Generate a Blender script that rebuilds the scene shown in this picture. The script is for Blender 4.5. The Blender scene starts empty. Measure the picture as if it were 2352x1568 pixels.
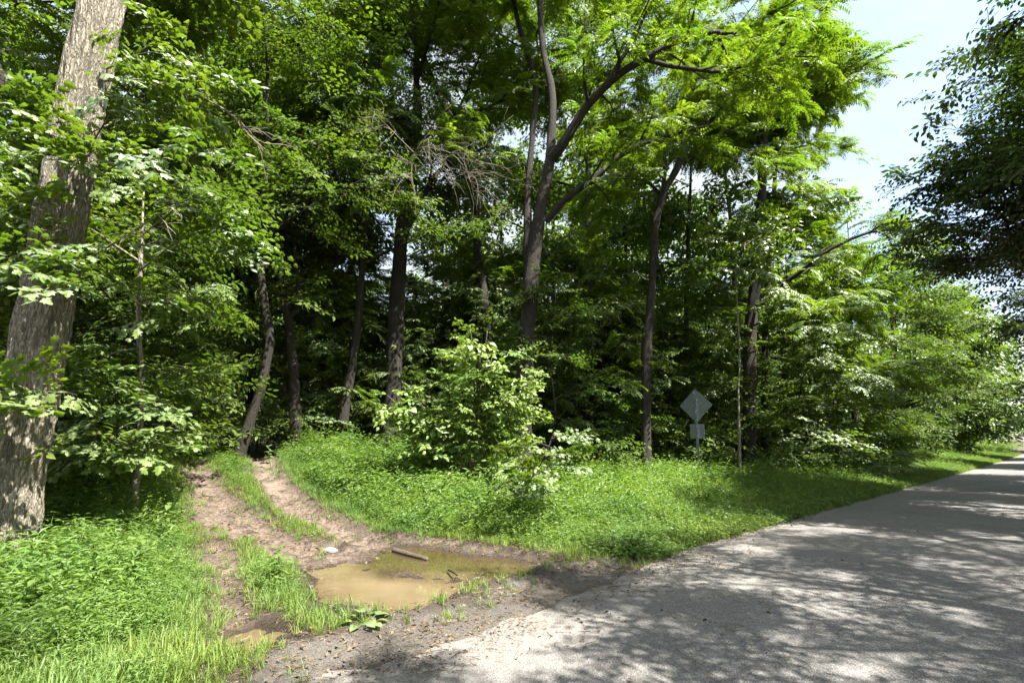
import bpy, math, random
import numpy as np
from mathutils import Vector

# ------------------------------------------------------------------ camera, light, exposure
sc = bpy.context.scene
COL = sc.collection
rng = np.random.default_rng(7)
random.seed(7)
R = math.radians
F_PX, PITCH, EYE = 1209.0, R(10.1), 1.6
cam_d = bpy.data.cameras.new('camera')
cam_d.lens = 18.5; cam_d.sensor_width = 36; cam_d.clip_end = 2000; cam_d.clip_start = 0.05
cam = bpy.data.objects.new('camera', cam_d); COL.objects.link(cam)
cam.location = (0, 0, EYE); cam.rotation_euler = (R(90) + PITCH, 0, 0)
sc.camera = cam
SUN_AZ, SUN_EL = R(130), R(55)
SUNV = Vector((math.sin(SUN_AZ) * math.cos(SUN_EL), math.cos(SUN_AZ) * math.cos(SUN_EL), math.sin(SUN_EL)))
w = bpy.data.worlds.new('World'); sc.world = w; w.use_nodes = True
wn = w.node_tree.nodes; wl = w.node_tree.links.new
bg = wn['Background']; bg.inputs['Strength'].default_value = 0.12
sky = wn.new('ShaderNodeTexSky'); sky.sky_type = 'NISHITA'; sky.sun_disc = False
sky.sun_elevation = SUN_EL; sky.sun_rotation = SUN_AZ; sky.air_density = 1.0; sky.dust_density = 2.2; sky.ozone_density = 1.0
tc = wn.new('ShaderNodeTexCoord'); mp = wn.new('ShaderNodeMapping'); mp.inputs['Scale'].default_value = (1.0, 1.0, 2.2)
cn = wn.new('ShaderNodeTexNoise'); cn.inputs['Scale'].default_value = 2.3; cn.inputs['Detail'].default_value = 7; cn.inputs['Roughness'].default_value = 0.55
cr = wn.new('ShaderNodeValToRGB'); cr.color_ramp.elements[0].position = 0.36; cr.color_ramp.elements[1].position = 0.58; cr.color_ramp.elements[0].color = (.25, .25, .25, 1)
mx = wn.new('ShaderNodeMix'); mx.data_type = 'RGBA'
wl(tc.outputs['Generated'], mp.inputs['Vector']); wl(mp.outputs['Vector'], cn.inputs['Vector']); wl(cn.outputs['Fac'], cr.inputs['Fac'])
wl(cr.outputs['Color'], mx.inputs[0]); wl(sky.outputs['Color'], mx.inputs[6]); mx.inputs[7].default_value = (1.85, 2.0, 2.1, 1)
wl(mx.outputs[2], bg.inputs['Color'])
sun_d = bpy.data.lights.new('sun', 'SUN'); sun_d.energy = 5.0; sun_d.angle = R(0.55); sun_d.color = (1.0, 0.955, 0.89)
sun = bpy.data.objects.new('sun', sun_d); COL.objects.link(sun); sun.location = (20, -10, 40)
sun.rotation_euler = SUNV.to_track_quat('Z', 'Y').to_euler()
sc.view_settings.view_transform = 'Standard'; sc.view_settings.look = 'None'
sc.view_settings.exposure = 2.15; sc.view_settings.gamma = 1.0; sc.view_settings.use_curve_mapping = False
sc.render.engine = 'CYCLES'
cy = sc.cycles
cy.max_bounces = 5; cy.diffuse_bounces = 3; cy.glossy_bounces = 2; cy.transmission_bounces = 3; cy.transparent_max_bounces = 4
cy.use_denoising = True; cy.sample_clamp_indirect = 4.0; cy.caustics_reflective = False; cy.caustics_refractive = False

# ------------------------------------------------------------------ helpers
CP, SP = math.cos(PITCH), math.sin(PITCH)
def at(px, py, Y):
    """world point seen at (px,py) of the 2352 px wide photograph, at distance Y"""
    a = (px - 1176) / F_PX; b = (784 - py) / F_PX
    d = np.array((a, CP - b * SP, SP + b * CP))
    return d * (Y / d[1]) + np.array((0, 0, EYE))

def vnoise(p, seed=0):
    p = np.asarray(p, float); i = np.floor(p).astype(np.int64); f = p - i; f = f * f * (3 - 2 * f)
    def h(o):
        q = i + np.array(o)
        n = (q[..., 0] * 374761393 + q[..., 1] * 668265263 + q[..., 2] * 2147483647 + seed * 144665) & 0x7fffffff
        n = ((n ^ (n >> 13)) * 1274126177) & 0x7fffffff
        n = ((n ^ (n >> 16)) * 69069) & 0x7fffffff
        return n / 0x7fffffff
    x, y, z = f[..., 0], f[..., 1], f[..., 2]
    c = lambda a, b, t: a + (b - a) * t
    return c(c(c(h((0,0,0)), h((1,0,0)), x), c(h((0,1,0)), h((1,1,0)), x), y),
             c(c(h((0,0,1)), h((1,0,1)), x), c(h((0,1,1)), h((1,1,1)), x), y), z)
def fbm2(x, y, s, seed=0, octv=4):
    t = 0; a = 1; n = 0
    for k in range(octv):
        t = t + a * (vnoise(np.stack([x * s, y * s, np.full_like(x, 3.7 * k)], -1), seed + k) - .5); n += a; a *= .5; s *= 2.03
    return t / n
def sstep(a, b, x):
    t = np.clip((x - a) / (b - a), 0, 1); return t * t * (3 - 2 * t)

AX, AY = math.sin(R(47.5)), math.cos(R(47.5))
def road_sq(x, y):
    s = x * AX + y * AY; q = -x * AY + y * AX
    bend = np.where(s > 52, .00125 * (s - 52) ** 2, 0)
    bend = np.where(s > 130, .00125 * 78 ** 2 + (s - 130) * .195, bend)
    return s, q - bend
def road_xy(s, q):
    s = np.asarray(s, float)
    bend = np.where(s > 52, .00125 * (s - 52) ** 2, 0)
    bend = np.where(s > 130, .00125 * 78 ** 2 + (s - 130) * .195, bend)
    q = q + bend
    return s * AX - q * AY, s * AY + q * AX
def edge_l(s): return np.interp(s, [-60, 1, 3, 5, 8, 200], [3.5, 3.75, 3.78, 3.95, 4.24, 4.24])
EDGE_R = -1.9
def road_z(s): return 1.1 * sstep(45, 115, s) + .004 * np.maximum(s - 115, 0)
def h_base(x, y):
    x = np.asarray(x, float); y = np.asarray(y, float)
    s, q = road_sq(x, y)
    z = road_z(s)
    left = .98 * sstep(7.6, 15.0, q) + .10 * sstep(4.4, 6.5, q) * sstep(5, 9, s)
    right = .5 * sstep(3.0, 8.0, -q)
    far = 2.2 * sstep(30, 90, q)
    return z + left + right + far
def g(px, py):
    """ground point seen at a photograph pixel"""
    z = 0.0
    for _ in range(30):
        d = at(px, py, 1.0) - np.array((0, 0, EYE))
        if d[2] >= -1e-3: d[2] = -1e-3
        t = min((z - EYE) / d[2], 120)
        z = .5 * z + .5 * float(h_base(d[0] * t, d[1] * t))
    return d * t + np.array((0, 0, EYE))
def poly(pts): return np.array([g(*p)[:2] for p in pts])
def poly_sd(x, y, P):
    """signed distance to polygon, negative inside"""
    best = np.full(x.shape, 1e9); ins = np.zeros(x.shape, bool)
    n = len(P)
    for i in range(n):
        a, b = P[i], P[(i + 1) % n]; ab = b - a
        t = np.clip(((x - a[0]) * ab[0] + (y - a[1]) * ab[1]) / max(ab @ ab, 1e-9), 0, 1)
        best = np.minimum(best, np.hypot(x - a[0] - ab[0] * t, y - a[1] - ab[1] * t))
        c = ((a[1] > y) != (b[1] > y)) & (x < (b[0] - a[0]) * (y - a[1]) / (b[1] - a[1] + 1e-12) + a[0])
        ins ^= c
    return np.where(ins, -best, best)
RUT_A = poly([(395,1042),(425,1042),(500,1100),(560,1150),(625,1200),(690,1235),(800,1245),(820,1262),(760,1275),(700,1300),(640,1300),(600,1250),(540,1240),(480,1235),(445,1200),(430,1130),(415,1080)])
RUT_B = poly([(560,1042),(620,1050),(660,1105),(730,1165),(830,1212),(930,1240),(900,1260),(820,1262),(740,1222),(660,1190),(610,1130),(575,1080)])
RUT_C = poly([(455,1240),(540,1245),(560,1290),(545,1340),(590,1400),(600,1450),(540,1475),(505,1430),(490,1350),(460,1290)])
MUD = poly([(690,1300),(740,1270),(880,1236),(1000,1243),(1130,1262),(1270,1283),(1220,1325),(1110,1350),(1040,1390),(900,1410),(760,1385),(690,1340)])
SHOULDER = poly([(560,1600),(600,1520),(640,1478),(700,1465),(850,1430),(1050,1388),(1240,1300),(1400,1278),(1500,1282),(1460,1330),(1300,1420),(1000,1540),(760,1640)])
PUD_A = poly([(697,1323),(720,1302),(767,1296),(800,1288),(850,1300),(900,1316),(960,1322),(1052,1326),(1089,1337),(1058,1362),(1012,1379),(960,1388),(885,1394),(820,1386),(767,1372),(720,1350)])
PUD_B = poly([(830,1290),(880,1262),(912,1246),(960,1250),(1019,1260),(1080,1268),(1127,1275),(1200,1280),(1245,1291),(1215,1308),(1181,1314),(1120,1318),(1052,1322),(980,1316),(900,1308)])
PUD_C = poly([(548,1440),(590,1430),(640,1436),(660,1452),(640,1468),(590,1472),(555,1462)])
PUD_Z = {0: -.045, 1: -.045, 2: None}
def fields(x, y):
    nz = fbm2(x, y, 1.7, 5, 4); nf = fbm2(x, y, 9, 15, 3)
    j = nz * .30 + nf * .22
    ra, rb, rc = [poly_sd(x, y, P) + j for P in (RUT_A, RUT_B, RUT_C)]
    md = poly_sd(x, y, MUD) + j * .8
    sh = poly_sd(x, y, SHOULDER) + j * .6
    pa, pb, pc = [poly_sd(x, y, P) + nf * .34 + nz * .2 for P in (PUD_A, PUD_B, PUD_C)]
    return nz, nf, ra, rb, rc, md, sh, pa, pb, pc
def height(x, y, full=False):
    x = np.asarray(x, float); y = np.asarray(y, float)
    nz, nf, ra, rb, rc, md, sh, pa, pb, pc = fields(x, y)
    s, q = road_sq(x, y)
    z = h_base(x, y)
    offroad = np.maximum(sstep(.1, 1.2, q - edge_l(s)), sstep(.1, 1.5, EDGE_R - q))
    rut = np.maximum.reduce([sstep(.12, -.25, v) for v in (ra, rb, rc)])
    z = z + offroad * (nz * .14 + nf * .03) * (1 - .6 * rut)
    near = np.hypot(x, y) < 25
    clod = fbm2(x, y, 11, 44, 3) * 1.3
    z = z - rut * .09 + rut * (clod * .085)
    # pushed-up mud rims beside the ruts and the puddle
    for v in (rb, md): z = z + .05 * np.exp(-((v - .06) / .10) ** 2) * (.6 + 1.4 * np.clip(clod + .3, 0, 1))
    m = sstep(.1, -.15, md)
    z = z * (1 - .85 * m) + m * (-.02 + clod * .07)
    pu = np.maximum(sstep(.16, -.22, pa), sstep(.16, -.22, pb))
    z = z * (1 - pu) + pu * (-.13 + clod * .015)
    puc = sstep(.10, -.12, pc)
    z = z * (1 - puc) + puc * (-.09)
    onroad = sstep(.62, .32, q - edge_l(s)) * sstep(.45, .12, EDGE_R - q)
    z = z - .05 * onroad
    if not full: return z
    dirt = np.maximum.reduce([rut, sstep(.12, -.1, md)])
    wet = np.maximum(sstep(.36, .02, np.minimum(pa, pb)), sstep(.3, 0, pc)) * .92
    wet = np.maximum(wet, sstep(.08, .24, clod) * dirt * .75)
    wet = np.maximum(wet, np.exp(-((md - .02) / .12) ** 2) * sstep(-.05, .12, clod) * .9)
    gpale = sstep(.9, .15, q - edge_l(s))
    grav = np.maximum(sstep(.12, -.12, sh), np.exp(-np.clip((q - edge_l(s)) / .18, 0, 9) ** 2) * (q > 0))
    return z, np.stack([dirt, wet, grav, gpale], -1)
def H(x, y): return float(height(np.array([x], float), np.array([y], float))[0])

def obj(name, me, parent=None, mat=None):
    o = bpy.data.objects.new(name, me); COL.objects.link(o)
    if parent is not None: o.parent = parent
    if mat is not None and me is not None and not me.materials: me.materials.append(mat)
    return o
def tag(o, label=None, cat=None, group=None, kind=None):
    if label: o['label'] = label
    if cat: o['category'] = cat
    if group: o['group'] = group
    if kind: o['kind'] = kind
    return o
def empty(name, loc=(0, 0, 0)):
    o = bpy.data.objects.new(name, None); o.location = loc; o.empty_display_size = .2; COL.objects.link(o); return o
class MB:
    def __init__(s): s.v = []; s.f = []; s.n = 0
    def add(s, v, f):
        s.v.append(np.asarray(v, float)); s.f += [[i + s.n for i in q] for q in f]; s.n += len(v)
    def mesh(s, name, mat=None, smooth=False):
        me = bpy.data.meshes.new(name)
        me.from_pydata(np.concatenate(s.v).tolist() if s.v else [], [], s.f)
        if smooth: me.polygons.foreach_set('use_smooth', [True] * len(me.polygons))
        if mat: me.materials.append(mat)
        me.update(); return me
def resample(pts, n):
    pts = np.asarray(pts, float); m = len(pts)
    t = np.linspace(0, m - 1, n); P = np.concatenate([[2 * pts[0] - pts[1]], pts, [2 * pts[-1] - pts[-2]]])
    i = np.clip(np.floor(t).astype(int), 0, m - 2); u = (t - i)[:, None]
    p0, p1, p2, p3 = P[i], P[i + 1], P[i + 2], P[i + 3]
    return .5 * (2 * p1 + (p2 - p0) * u + (2 * p0 - 5 * p1 + 4 * p2 - p3) * u ** 2 + (3 * p1 - p0 - 3 * p2 + p3) * u ** 3)
def tube(mb, pts, rad, sides=6, cap=True, bump=0.0, seed=0):
    pts = np.asarray(pts, float); n = len(pts)
    rad = np.broadcast_to(np.asarray(rad, float), (n,))
    T = np.gradient(pts, axis=0); T /= np.linalg.norm(T, axis=1)[:, None] + 1e-9
    ref = np.array((1.0, 0, 0)) if abs(T[0][0]) < .8 else np.array((0, 1.0, 0))
    A = np.cross(T, ref); A /= np.linalg.norm(A, axis=1)[:, None] + 1e-9; B = np.cross(T, A)
    th = np.linspace(0, 2 * math.pi, sides, endpoint=False)
    r = rad[:, None] * np.ones(sides)[None]
    if bump:
        P0 = pts[:, None] + r[..., None] * (np.cos(th)[None, :, None] * A[:, None] + np.sin(th)[None, :, None] * B[:, None])
        r = r * (1 + bump * (vnoise(P0 * np.array((9, 9, 2.2)) , seed) - .5) + bump * .8 * (vnoise(P0 * np.array((2, 2, 1.0)), seed + 3) - .5))
    V = pts[:, None] + r[..., None] * (np.cos(th)[None, :, None] * A[:, None] + np.sin(th)[None, :, None] * B[:, None])
    f = [[i * sides + k, i * sides + (k + 1) % sides, (i + 1) * sides + (k + 1) % sides, (i + 1) * sides + k] for i in range(n - 1) for k in range(sides)]
    V = V.reshape(-1, 3)
    if cap:
        V = np.concatenate([V, pts[-1:]]); b = (n - 1) * sides; f += [[b + k, b + (k + 1) % sides, len(V) - 1] for k in range(sides)]
    mb.add(V, f)

# ------------------------------------------------------------------ materials
def new_mat(name):
    m = bpy.data.materials.new(name); m.use_nodes = True; nt = m.node_tree
    return m, nt.nodes, nt.links.new, nt.nodes['Principled BSDF']
def ramp(N, stops):
    r = N.new('ShaderNodeValToRGB'); e = r.color_ramp.elements
    while len(e) < len(stops): e.new(.5)
    for k, (p, c) in enumerate(stops): e[k].position = p; e[k].color = (*c, 1)
    return r
def noise(N, L, vec, scale, detail=4, rough=.55):
    n = N.new('ShaderNodeTexNoise'); n.inputs['Scale'].default_value = scale; n.inputs['Detail'].default_value = detail; n.inputs['Roughness'].default_value = rough
    if vec is not None: L(vec, n.inputs['Vector'])
    return n
def mixc(N, L, fac, a, b, mode='MIX'):
    m = N.new('ShaderNodeMix'); m.data_type = 'RGBA'; m.blend_type = mode
    for s, v in ((0, fac), (6, a), (7, b)):
        if isinstance(v, (int, float)): m.inputs[s].default_value = v
        elif isinstance(v, tuple): m.inputs[s].default_value = (*v, 1)
        else: L(v, m.inputs[s])
    return m.outputs[2]
def leaf_mat(name, a, b, tr=.5, warm=(1.33, 1.5, .4), gloss=.04, rough=.45):
    m = bpy.data.materials.new(name); m.use_nodes = True; N = m.node_tree.nodes; L = m.node_tree.links.new; N.clear()
    out = N.new('ShaderNodeOutputMaterial'); oi = N.new('ShaderNodeObjectInfo'); geo = N.new('ShaderNodeNewGeometry')
    add = N.new('ShaderNodeMath'); add.operation = 'MULTIPLY_ADD'; add.inputs[1].default_value = .55
    L(oi.outputs['Random'], add.inputs[0])
    mul = N.new('ShaderNodeMath'); mul.operation = 'MULTIPLY'; mul.inputs[1].default_value = .45
    L(geo.outputs['Random Per Island'], mul.inputs[0]); L(mul.outputs[0], add.inputs[2])
    c = mixc(N, L, add.outputs[0], a, b)
    pn = noise(N, L, oi.outputs['Location'], .8, 3); pr = ramp(N, [(.38, (.86, .95, 1.05)), (.62, (1.14, 1.06, .95))]); L(pn.outputs['Fac'], pr.inputs['Fac'])
    c = mixc(N, L, 1.0, c, pr.outputs[0], 'MULTIPLY')
    d = N.new('ShaderNodeBsdfDiffuse'); L(c, d.inputs['Color'])
    t = N.new('ShaderNodeBsdfTranslucent'); L(mixc(N, L, 1.0, c, warm, 'MULTIPLY'), t.inputs['Color'])
    ms = N.new('ShaderNodeMixShader'); ms.inputs[0].default_value = tr; L(d.outputs[0], ms.inputs[1]); L(t.outputs[0], ms.inputs[2])
    gl = N.new('ShaderNodeBsdfGlossy'); gl.inputs['Roughness'].default_value = rough; gl.inputs['Color'].default_value = (.9, .95, .9, 1)
    lw = N.new('ShaderNodeFresnel'); lw.inputs['IOR'].default_value = 1.33
    mg = N.new('ShaderNodeMath'); mg.operation = 'MULTIPLY_ADD'; mg.inputs[1].default_value = gloss * 4; mg.inputs[2].default_value = gloss * .3; L(lw.outputs[0], mg.inputs[0])
    m2 = N.new('ShaderNodeMixShader'); L(mg.outputs[0], m2.inputs[0]); L(ms.outputs[0], m2.inputs[1]); L(gl.outputs[0], m2.inputs[2])
    L(m2.outputs[0], out.inputs['Surface'])
    return m
M = {}
M['maple'] = leaf_mat('maple_leaf', (.085, .14, .02), (.16, .215, .05), tr=.4)
M['walnut'] = leaf_mat('walnut_leaf', (.085, .14, .016), (.16, .215, .038), tr=.52, gloss=.025, rough=.55)
M['ovate'] = leaf_mat('bush_leaf', (.125, .20, .03), (.20, .275, .065), tr=.38, gloss=.08)
M['wood'] = leaf_mat('forest_leaf', (.055, .10, .013), (.13, .185, .03), tr=.5, gloss=.03, rough=.5)
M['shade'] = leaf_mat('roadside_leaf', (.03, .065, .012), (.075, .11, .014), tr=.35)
M['stilt'] = leaf_mat('stiltgrass_leaf', (.12, .20, .03), (.195, .29, .072), tr=.45)
M['grass'] = leaf_mat('grass_blade', (.11, .185, .03), (.20, .26, .07), tr=.4)
M['weed'] = leaf_mat('weed_leaf', (.08, .14, .03), (.145, .205, .055), tr=.4)
M['dry'] = leaf_mat('dry_leaf', (.16, .10, .05), (.30, .22, .12), tr=.15)
def bark(name, dark, light, scale=6, bump=.6):
    m, N, L, P = new_mat(name)
    t = N.new('ShaderNodeTexCoord'); mp = N.new('ShaderNodeMapping'); mp.inputs['Scale'].default_value = (1, 1, .22); L(t.outputs['Object'], mp.inputs['Vector'])
    v = N.new('ShaderNodeTexVoronoi'); v.feature = 'DISTANCE_TO_EDGE'; v.inputs['Scale'].default_value = scale * 3.2
    wv = noise(N, L, mp.outputs[0], scale * 2, 3)
    L(mixc(N, L, .35, mp.outputs[0], wv.outputs['Color']), v.inputs['Vector'])
    n = noise(N, L, mp.outputs[0], scale * 4, 6, .65)
    n2 = noise(N, L, t.outputs['Object'], 1.1, 4)
    c = mixc(N, L, n.outputs['Fac'], dark, light)
    cr = ramp(N, [(0.0, (.16, .15, .13)), (.10, (.6, .6, .6)), (.22, (1, 1, 1))]); L(v.outputs['Distance'], cr.inputs['Fac'])
    c = mixc(N, L, .8, c, cr.outputs[0], 'MULTIPLY')
    r2 = ramp(N, [(.35, (.72, .74, .66)), (.65, (1.1, 1.08, 1.02))]); L(n2.outputs['Fac'], r2.inputs['Fac'])
    c = mixc(N, L, 1.0, c, r2.outputs[0], 'MULTIPLY')
    L(c, P.inputs['Base Color']); P.inputs['Roughness'].default_value = .9
    b = N.new('ShaderNodeBump'); b.inputs['Strength'].default_value = bump; b.inputs['Distance'].default_value = .05
    ad = N.new('ShaderNodeMath'); ad.operation = 'ADD'; L(v.outputs['Distance'], ad.inputs[0]); L(n.outputs['Fac'], ad.inputs[1]); L(ad.outputs[0], b.inputs['Height'])
    L(b.outputs[0], P.inputs['Normal']); return m
M['bark_grey'] = bark('grey_furrowed_bark', (.13, .105, .078), (.54, .49, .395), 5, 1.0)
M['bark_log'] = bark('wet_log_bark', (.06, .045, .03), (.20, .16, .12), 8, .6)
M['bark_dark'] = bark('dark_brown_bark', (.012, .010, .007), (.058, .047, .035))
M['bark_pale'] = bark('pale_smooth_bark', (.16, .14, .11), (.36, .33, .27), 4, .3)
M['twig'] = bark('bare_twig_bark', (.13, .105, .08), (.32, .28, .225), 12, .2)

# ground
m, N, L, P = new_mat('soil'); M['ground'] = m
t = N.new('ShaderNodeTexCoord'); vc = N.new('ShaderNodeVertexColor'); vc.layer_name = 'zone'; sp = N.new('ShaderNodeSeparateColor'); L(vc.outputs['Color'], sp.inputs[0])
nA = noise(N, L, t.outputs['Object'], 1.2, 6); nB = noise(N, L, t.outputs['Object'], 22, 5, .65); nC = noise(N, L, t.outputs['Object'], 90, 3, .6)
vo = N.new('ShaderNodeTexVoronoi'); vo.inputs['Scale'].default_value = 120; L(t.outputs['Object'], vo.inputs['Vector'])
rl = ramp(N, [(.3, (.025, .019, .012)), (.55, (.075, .052, .03)), (.75, (.13, .095, .055))]); L(nB.outputs['Fac'], rl.inputs['Fac'])
rd = ramp(N, [(.3, (.11, .08, .06)), (.5, (.265, .20, .158)), (.8, (.37, .295, .24))]); L(nB.outputs['Fac'], rd.inputs['Fac'])
rd2 = ramp(N, [(.3, (.75, .72, .68)), (.7, (1.1, 1.08, 1.05))]); L(nA.outputs['Fac'], rd2.inputs['Fac'])
dirt = mixc(N, L, 1.0, rd.outputs[0], rd2.outputs[0], 'MULTIPLY')
rg = ramp(N, [(.0, (.15, .132, .108)), (.35, (.215, .195, .165)), (.7, (.10, .085, .068)), (1, (.29, .27, .24))]); L(vo.outputs['Color'], rg.inputs['Fac'])
rgm = ramp(N, [(.42, (0, 0, 0)), (.56, (1, 1, 1))]); L(nA.outputs['Fac'], rgm.inputs['Fac'])
rgn = ramp(N, [(.38, (0, 0, 0)), (.5, (1, 1, 1))]); L(nB.outputs['Fac'], rgn.inputs['Fac'])
dk = N.new('ShaderNodeMath'); dk.operation = 'MULTIPLY'; L(rgm.outputs[0], dk.inputs[0]); L(rgn.outputs[0], dk.inputs[1])
pa_ = N.new('ShaderNodeMath'); pa_.operation = 'MULTIPLY_ADD'; pa_.inputs[1].default_value = -.75; pa_.inputs[2].default_value = 1.0; L(vc.outputs['Alpha'], pa_.inputs[0])
dk2 = N.new('ShaderNodeMath'); dk2.operation = 'MULTIPLY'; L(dk.outputs[0], dk2.inputs[0]); L(pa_.outputs[0], dk2.inputs[1]); dk = dk2
grav = mixc(N, L, dk.outputs[0], rg.outputs[0], (.06, .045, .034))
c = mixc(N, L, sp.outputs[0], rl.outputs[0], dirt)
c = mixc(N, L, sp.outputs[2], c, grav)
c = mixc(N, L, sp.outputs[1], c, (.042, .03, .02))
L(c, P.inputs['Base Color'])
rr = N.new('ShaderNodeMapRange'); rr.inputs[3].default_value = .92; rr.inputs[4].default_value = .38; L(sp.outputs[1], rr.inputs[0]); L(rr.outputs[0], P.inputs['Roughness'])
b = N.new('ShaderNodeBump'); b.inputs['Strength'].default_value = 1.0; b.inputs['Distance'].default_value = .05
ad = N.new('ShaderNodeMath'); ad.operation = 'ADD'; L(nB.outputs['Fac'], ad.inputs[0]); L(nC.outputs['Fac'], ad.inputs[1]); L(ad.outputs[0], b.inputs['Height']); L(b.outputs[0], P.inputs['Normal'])
# road
m, N, L, P = new_mat('chip_seal'); M['road'] = m
t = N.new('ShaderNodeTexCoord'); at_ = N.new('ShaderNodeAttribute'); at_.attribute_name = 'edge'
vo = N.new('ShaderNodeTexVoronoi'); vo.inputs['Scale'].default_value = 95; L(t.outputs['Object'], vo.inputs['Vector'])
nA = noise(N, L, t.outputs['Object'], .55, 6, .6); nB = noise(N, L, t.outputs['Object'], 14, 5, .65)
rs = ramp(N, [(0, (.075, .072, .067)), (.35, (.158, .152, .143)), (.75, (.235, .225, .21)), (1, (.42, .40, .365))]); L(vo.outputs['Color'], rs.inputs['Fac'])
r2 = ramp(N, [(.3, (.70, .70, .72)), (.7, (1.06, 1.04, 1.01))]); L(nA.outputs['Fac'], r2.inputs['Fac'])
c = mixc(N, L, 1.0, rs.outputs[0], r2.outputs[0], 'MULTIPLY')
r3 = ramp(N, [(.35, (.85, .85, .85)), (.65, (1.12, 1.12, 1.12))]); L(nB.outputs['Fac'], r3.inputs['Fac'])
c = mixc(N, L, 1.0, c, r3.outputs[0], 'MULTIPLY')
c = mixc(N, L, at_.outputs['Fac'], c, (.235, .215, .187))
L(c, P.inputs['Base Color']); P.inputs['Roughness'].default_value = .82; P.inputs['Specular IOR Level'].default_value = .35
b = N.new('ShaderNodeBump'); b.inputs['Strength'].default_value = .7; b.inputs['Distance'].default_value = .012; L(vo.outputs['Distance'], b.inputs['Height']); L(b.outputs[0], P.inputs['Normal'])
# water: muddy tan painted sunlit, olive painted in for reflected trees
m, N, L, P = new_mat('muddy_water'); M['water'] = m
t = N.new('ShaderNodeTexCoord'); n = noise(N, L, t.outputs['Object'], .9, 3); at_ = N.new('ShaderNodeAttribute'); at_.attribute_name = 'reflect_mix'
c1 = ramp(N, [(.35, (.125, .094, .048)), (.65, (.175, .136, .078))]); L(n.outputs['Fac'], c1.inputs['Fac'])
c = mixc(N, L, at_.outputs['Fac'], c1.outputs[0], (.05, .036, .016))
L(c, P.inputs['Base Color']); P.inputs['Roughness'].default_value = .04; P.inputs['IOR'].default_value = 1.33
n2 = noise(N, L, t.outputs['Object'], 9, 2); b = N.new('ShaderNodeBump'); b.inputs['Strength'].default_value = .04; b.inputs['Distance'].default_value = .01; L(n2.outputs['Fac'], b.inputs['Height']); L(b.outputs[0], P.inputs['Normal'])
# stone / metal
m, N, L, P = new_mat('pale_limestone'); M['stone'] = m
t = N.new('ShaderNodeTexCoord'); n = noise(N, L, t.outputs['Object'], 14, 6, .7)
r = ramp(N, [(.3, (.09, .085, .075)), (.55, (.22, .21, .19)), (.8, (.34, .33, .31))]); L(n.outputs['Fac'], r.inputs['Fac']); L(r.outputs[0], P.inputs['Base Color']); P.inputs['Roughness'].default_value = .85
b = N.new('ShaderNodeBump'); b.inputs['Strength'].default_value = .6; b.inputs['Distance'].default_value = .02; L(n.outputs['Fac'], b.inputs['Height']); L(b.outputs[0], P.inputs['Normal'])
def metal(name, c0, c1, met, ro):
    m, N, L, P = new_mat(name); t = N.new('ShaderNodeTexCoord'); n = noise(N, L, t.outputs['Object'], 6, 6, .7)
    L(mixc(N, L, n.outputs['Fac'], c0, c1), P.inputs['Base Color']); P.inputs['Metallic'].default_value = met; P.inputs['Roughness'].default_value = ro; return m
M['alu'] = metal('bare_sign_aluminium', (.10, .11, .112), (.25, .27, .275), .1, .6)
M['galv'] = metal('galvanised_post_steel', (.16, .18, .21), (.28, .31, .35), .4, .5)
M['bolt'] = metal('bolt_steel', (.5, .5, .5), (.6, .6, .6), .8, .4)
M['litter'] = leaf_mat('leaf_litter', (.05, .035, .022), (.20, .14, .08), tr=.05, warm=(1, .9, .7))
M['yellow'] = leaf_mat('yellowing_leaf', (.28, .30, .07), (.34, .36, .11), tr=.4)

# ------------------------------------------------------------------ leaf and plant templates (kept out of the scene, used by scatter)
def leaf_ovate(mb, o, d, n, l, wd, cup=.12, droop=.15):
    """pointed oval leaf folded on its midrib"""
    d = d / np.linalg.norm(d); s = np.cross(n, d); s /= np.linalg.norm(s) + 1e-9; n = np.cross(d, s)
    P = [o, o + d * l * .28 + s * wd * .45 + n * cup * wd, o + d * l * .62 + s * wd * .38 + n * cup * wd - n * droop * l * .3, o + d * l - n * droop * l,
         o + d * l * .62 - s * wd * .38 + n * cup * wd - n * droop * l * .3, o + d * l * .28 - s * wd * .45 + n * cup * wd, o + d * l * .45]
    mb.add(P, [[0, 6, 1], [1, 6, 2], [2, 6, 3], [3, 6, 4], [4, 6, 5], [5, 6, 0]])
def leaf_quad(mb, o, d, n, l, wd, droop=.1):
    d = d / np.linalg.norm(d); s = np.cross(n, d); s /= np.linalg.norm(s) + 1e-9
    P = [o, o + d * l * .45 + s * wd * .5, o + d * l - n * droop * l, o + d * l * .45 - s * wd * .5]
    mb.add(P, [[0, 1, 2], [0, 2, 3]])
def leaf_maple(mb, o, d, n, l, droop=.15):
    d = d / np.linalg.norm(d); s = np.cross(n, d); s /= np.linalg.norm(s) + 1e-9
    prof = [(0, 0), (.12, .46), (.30, .30), (.52, .58), (.58, .24), (.78, .26), (1.0, 0), (.78, -.26), (.58, -.24), (.52, -.58), (.30, -.30), (.12, -.46)]
    V = [o + d * l * a + s * l * b * .95 - n * droop * l * (a * a + .8 * abs(b)) for a, b in prof]
    c = o + d * l * .38 + n * .02 * l
    mb.add(V + [c], [[k, (k + 1) % 12, 12] for k in range(12)])
def leaf_blade(mb, o, d, n, l, wd, bend=.35):
    d = d / np.linalg.norm(d); s = np.cross(n, d); s /= np.linalg.norm(s) + 1e-9
    P = []
    for t_, w_ in ((0, .5), (.35, 1), (.7, .75)):
        c = o + d * l * t_ - np.array((0, 0, 1)) * bend * l * t_ * t_
        P += [c - s * wd * w_ * .5, c + s * wd * w_ * .5]
    P.append(o + d * l * .98 - np.array((0, 0, 1)) * bend * l)
    mb.add(P, [[0, 1, 3, 2], [2, 3, 5, 4], [4, 5, 6]])
def rv(a): return rng.normal(0, a, 3)
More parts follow.
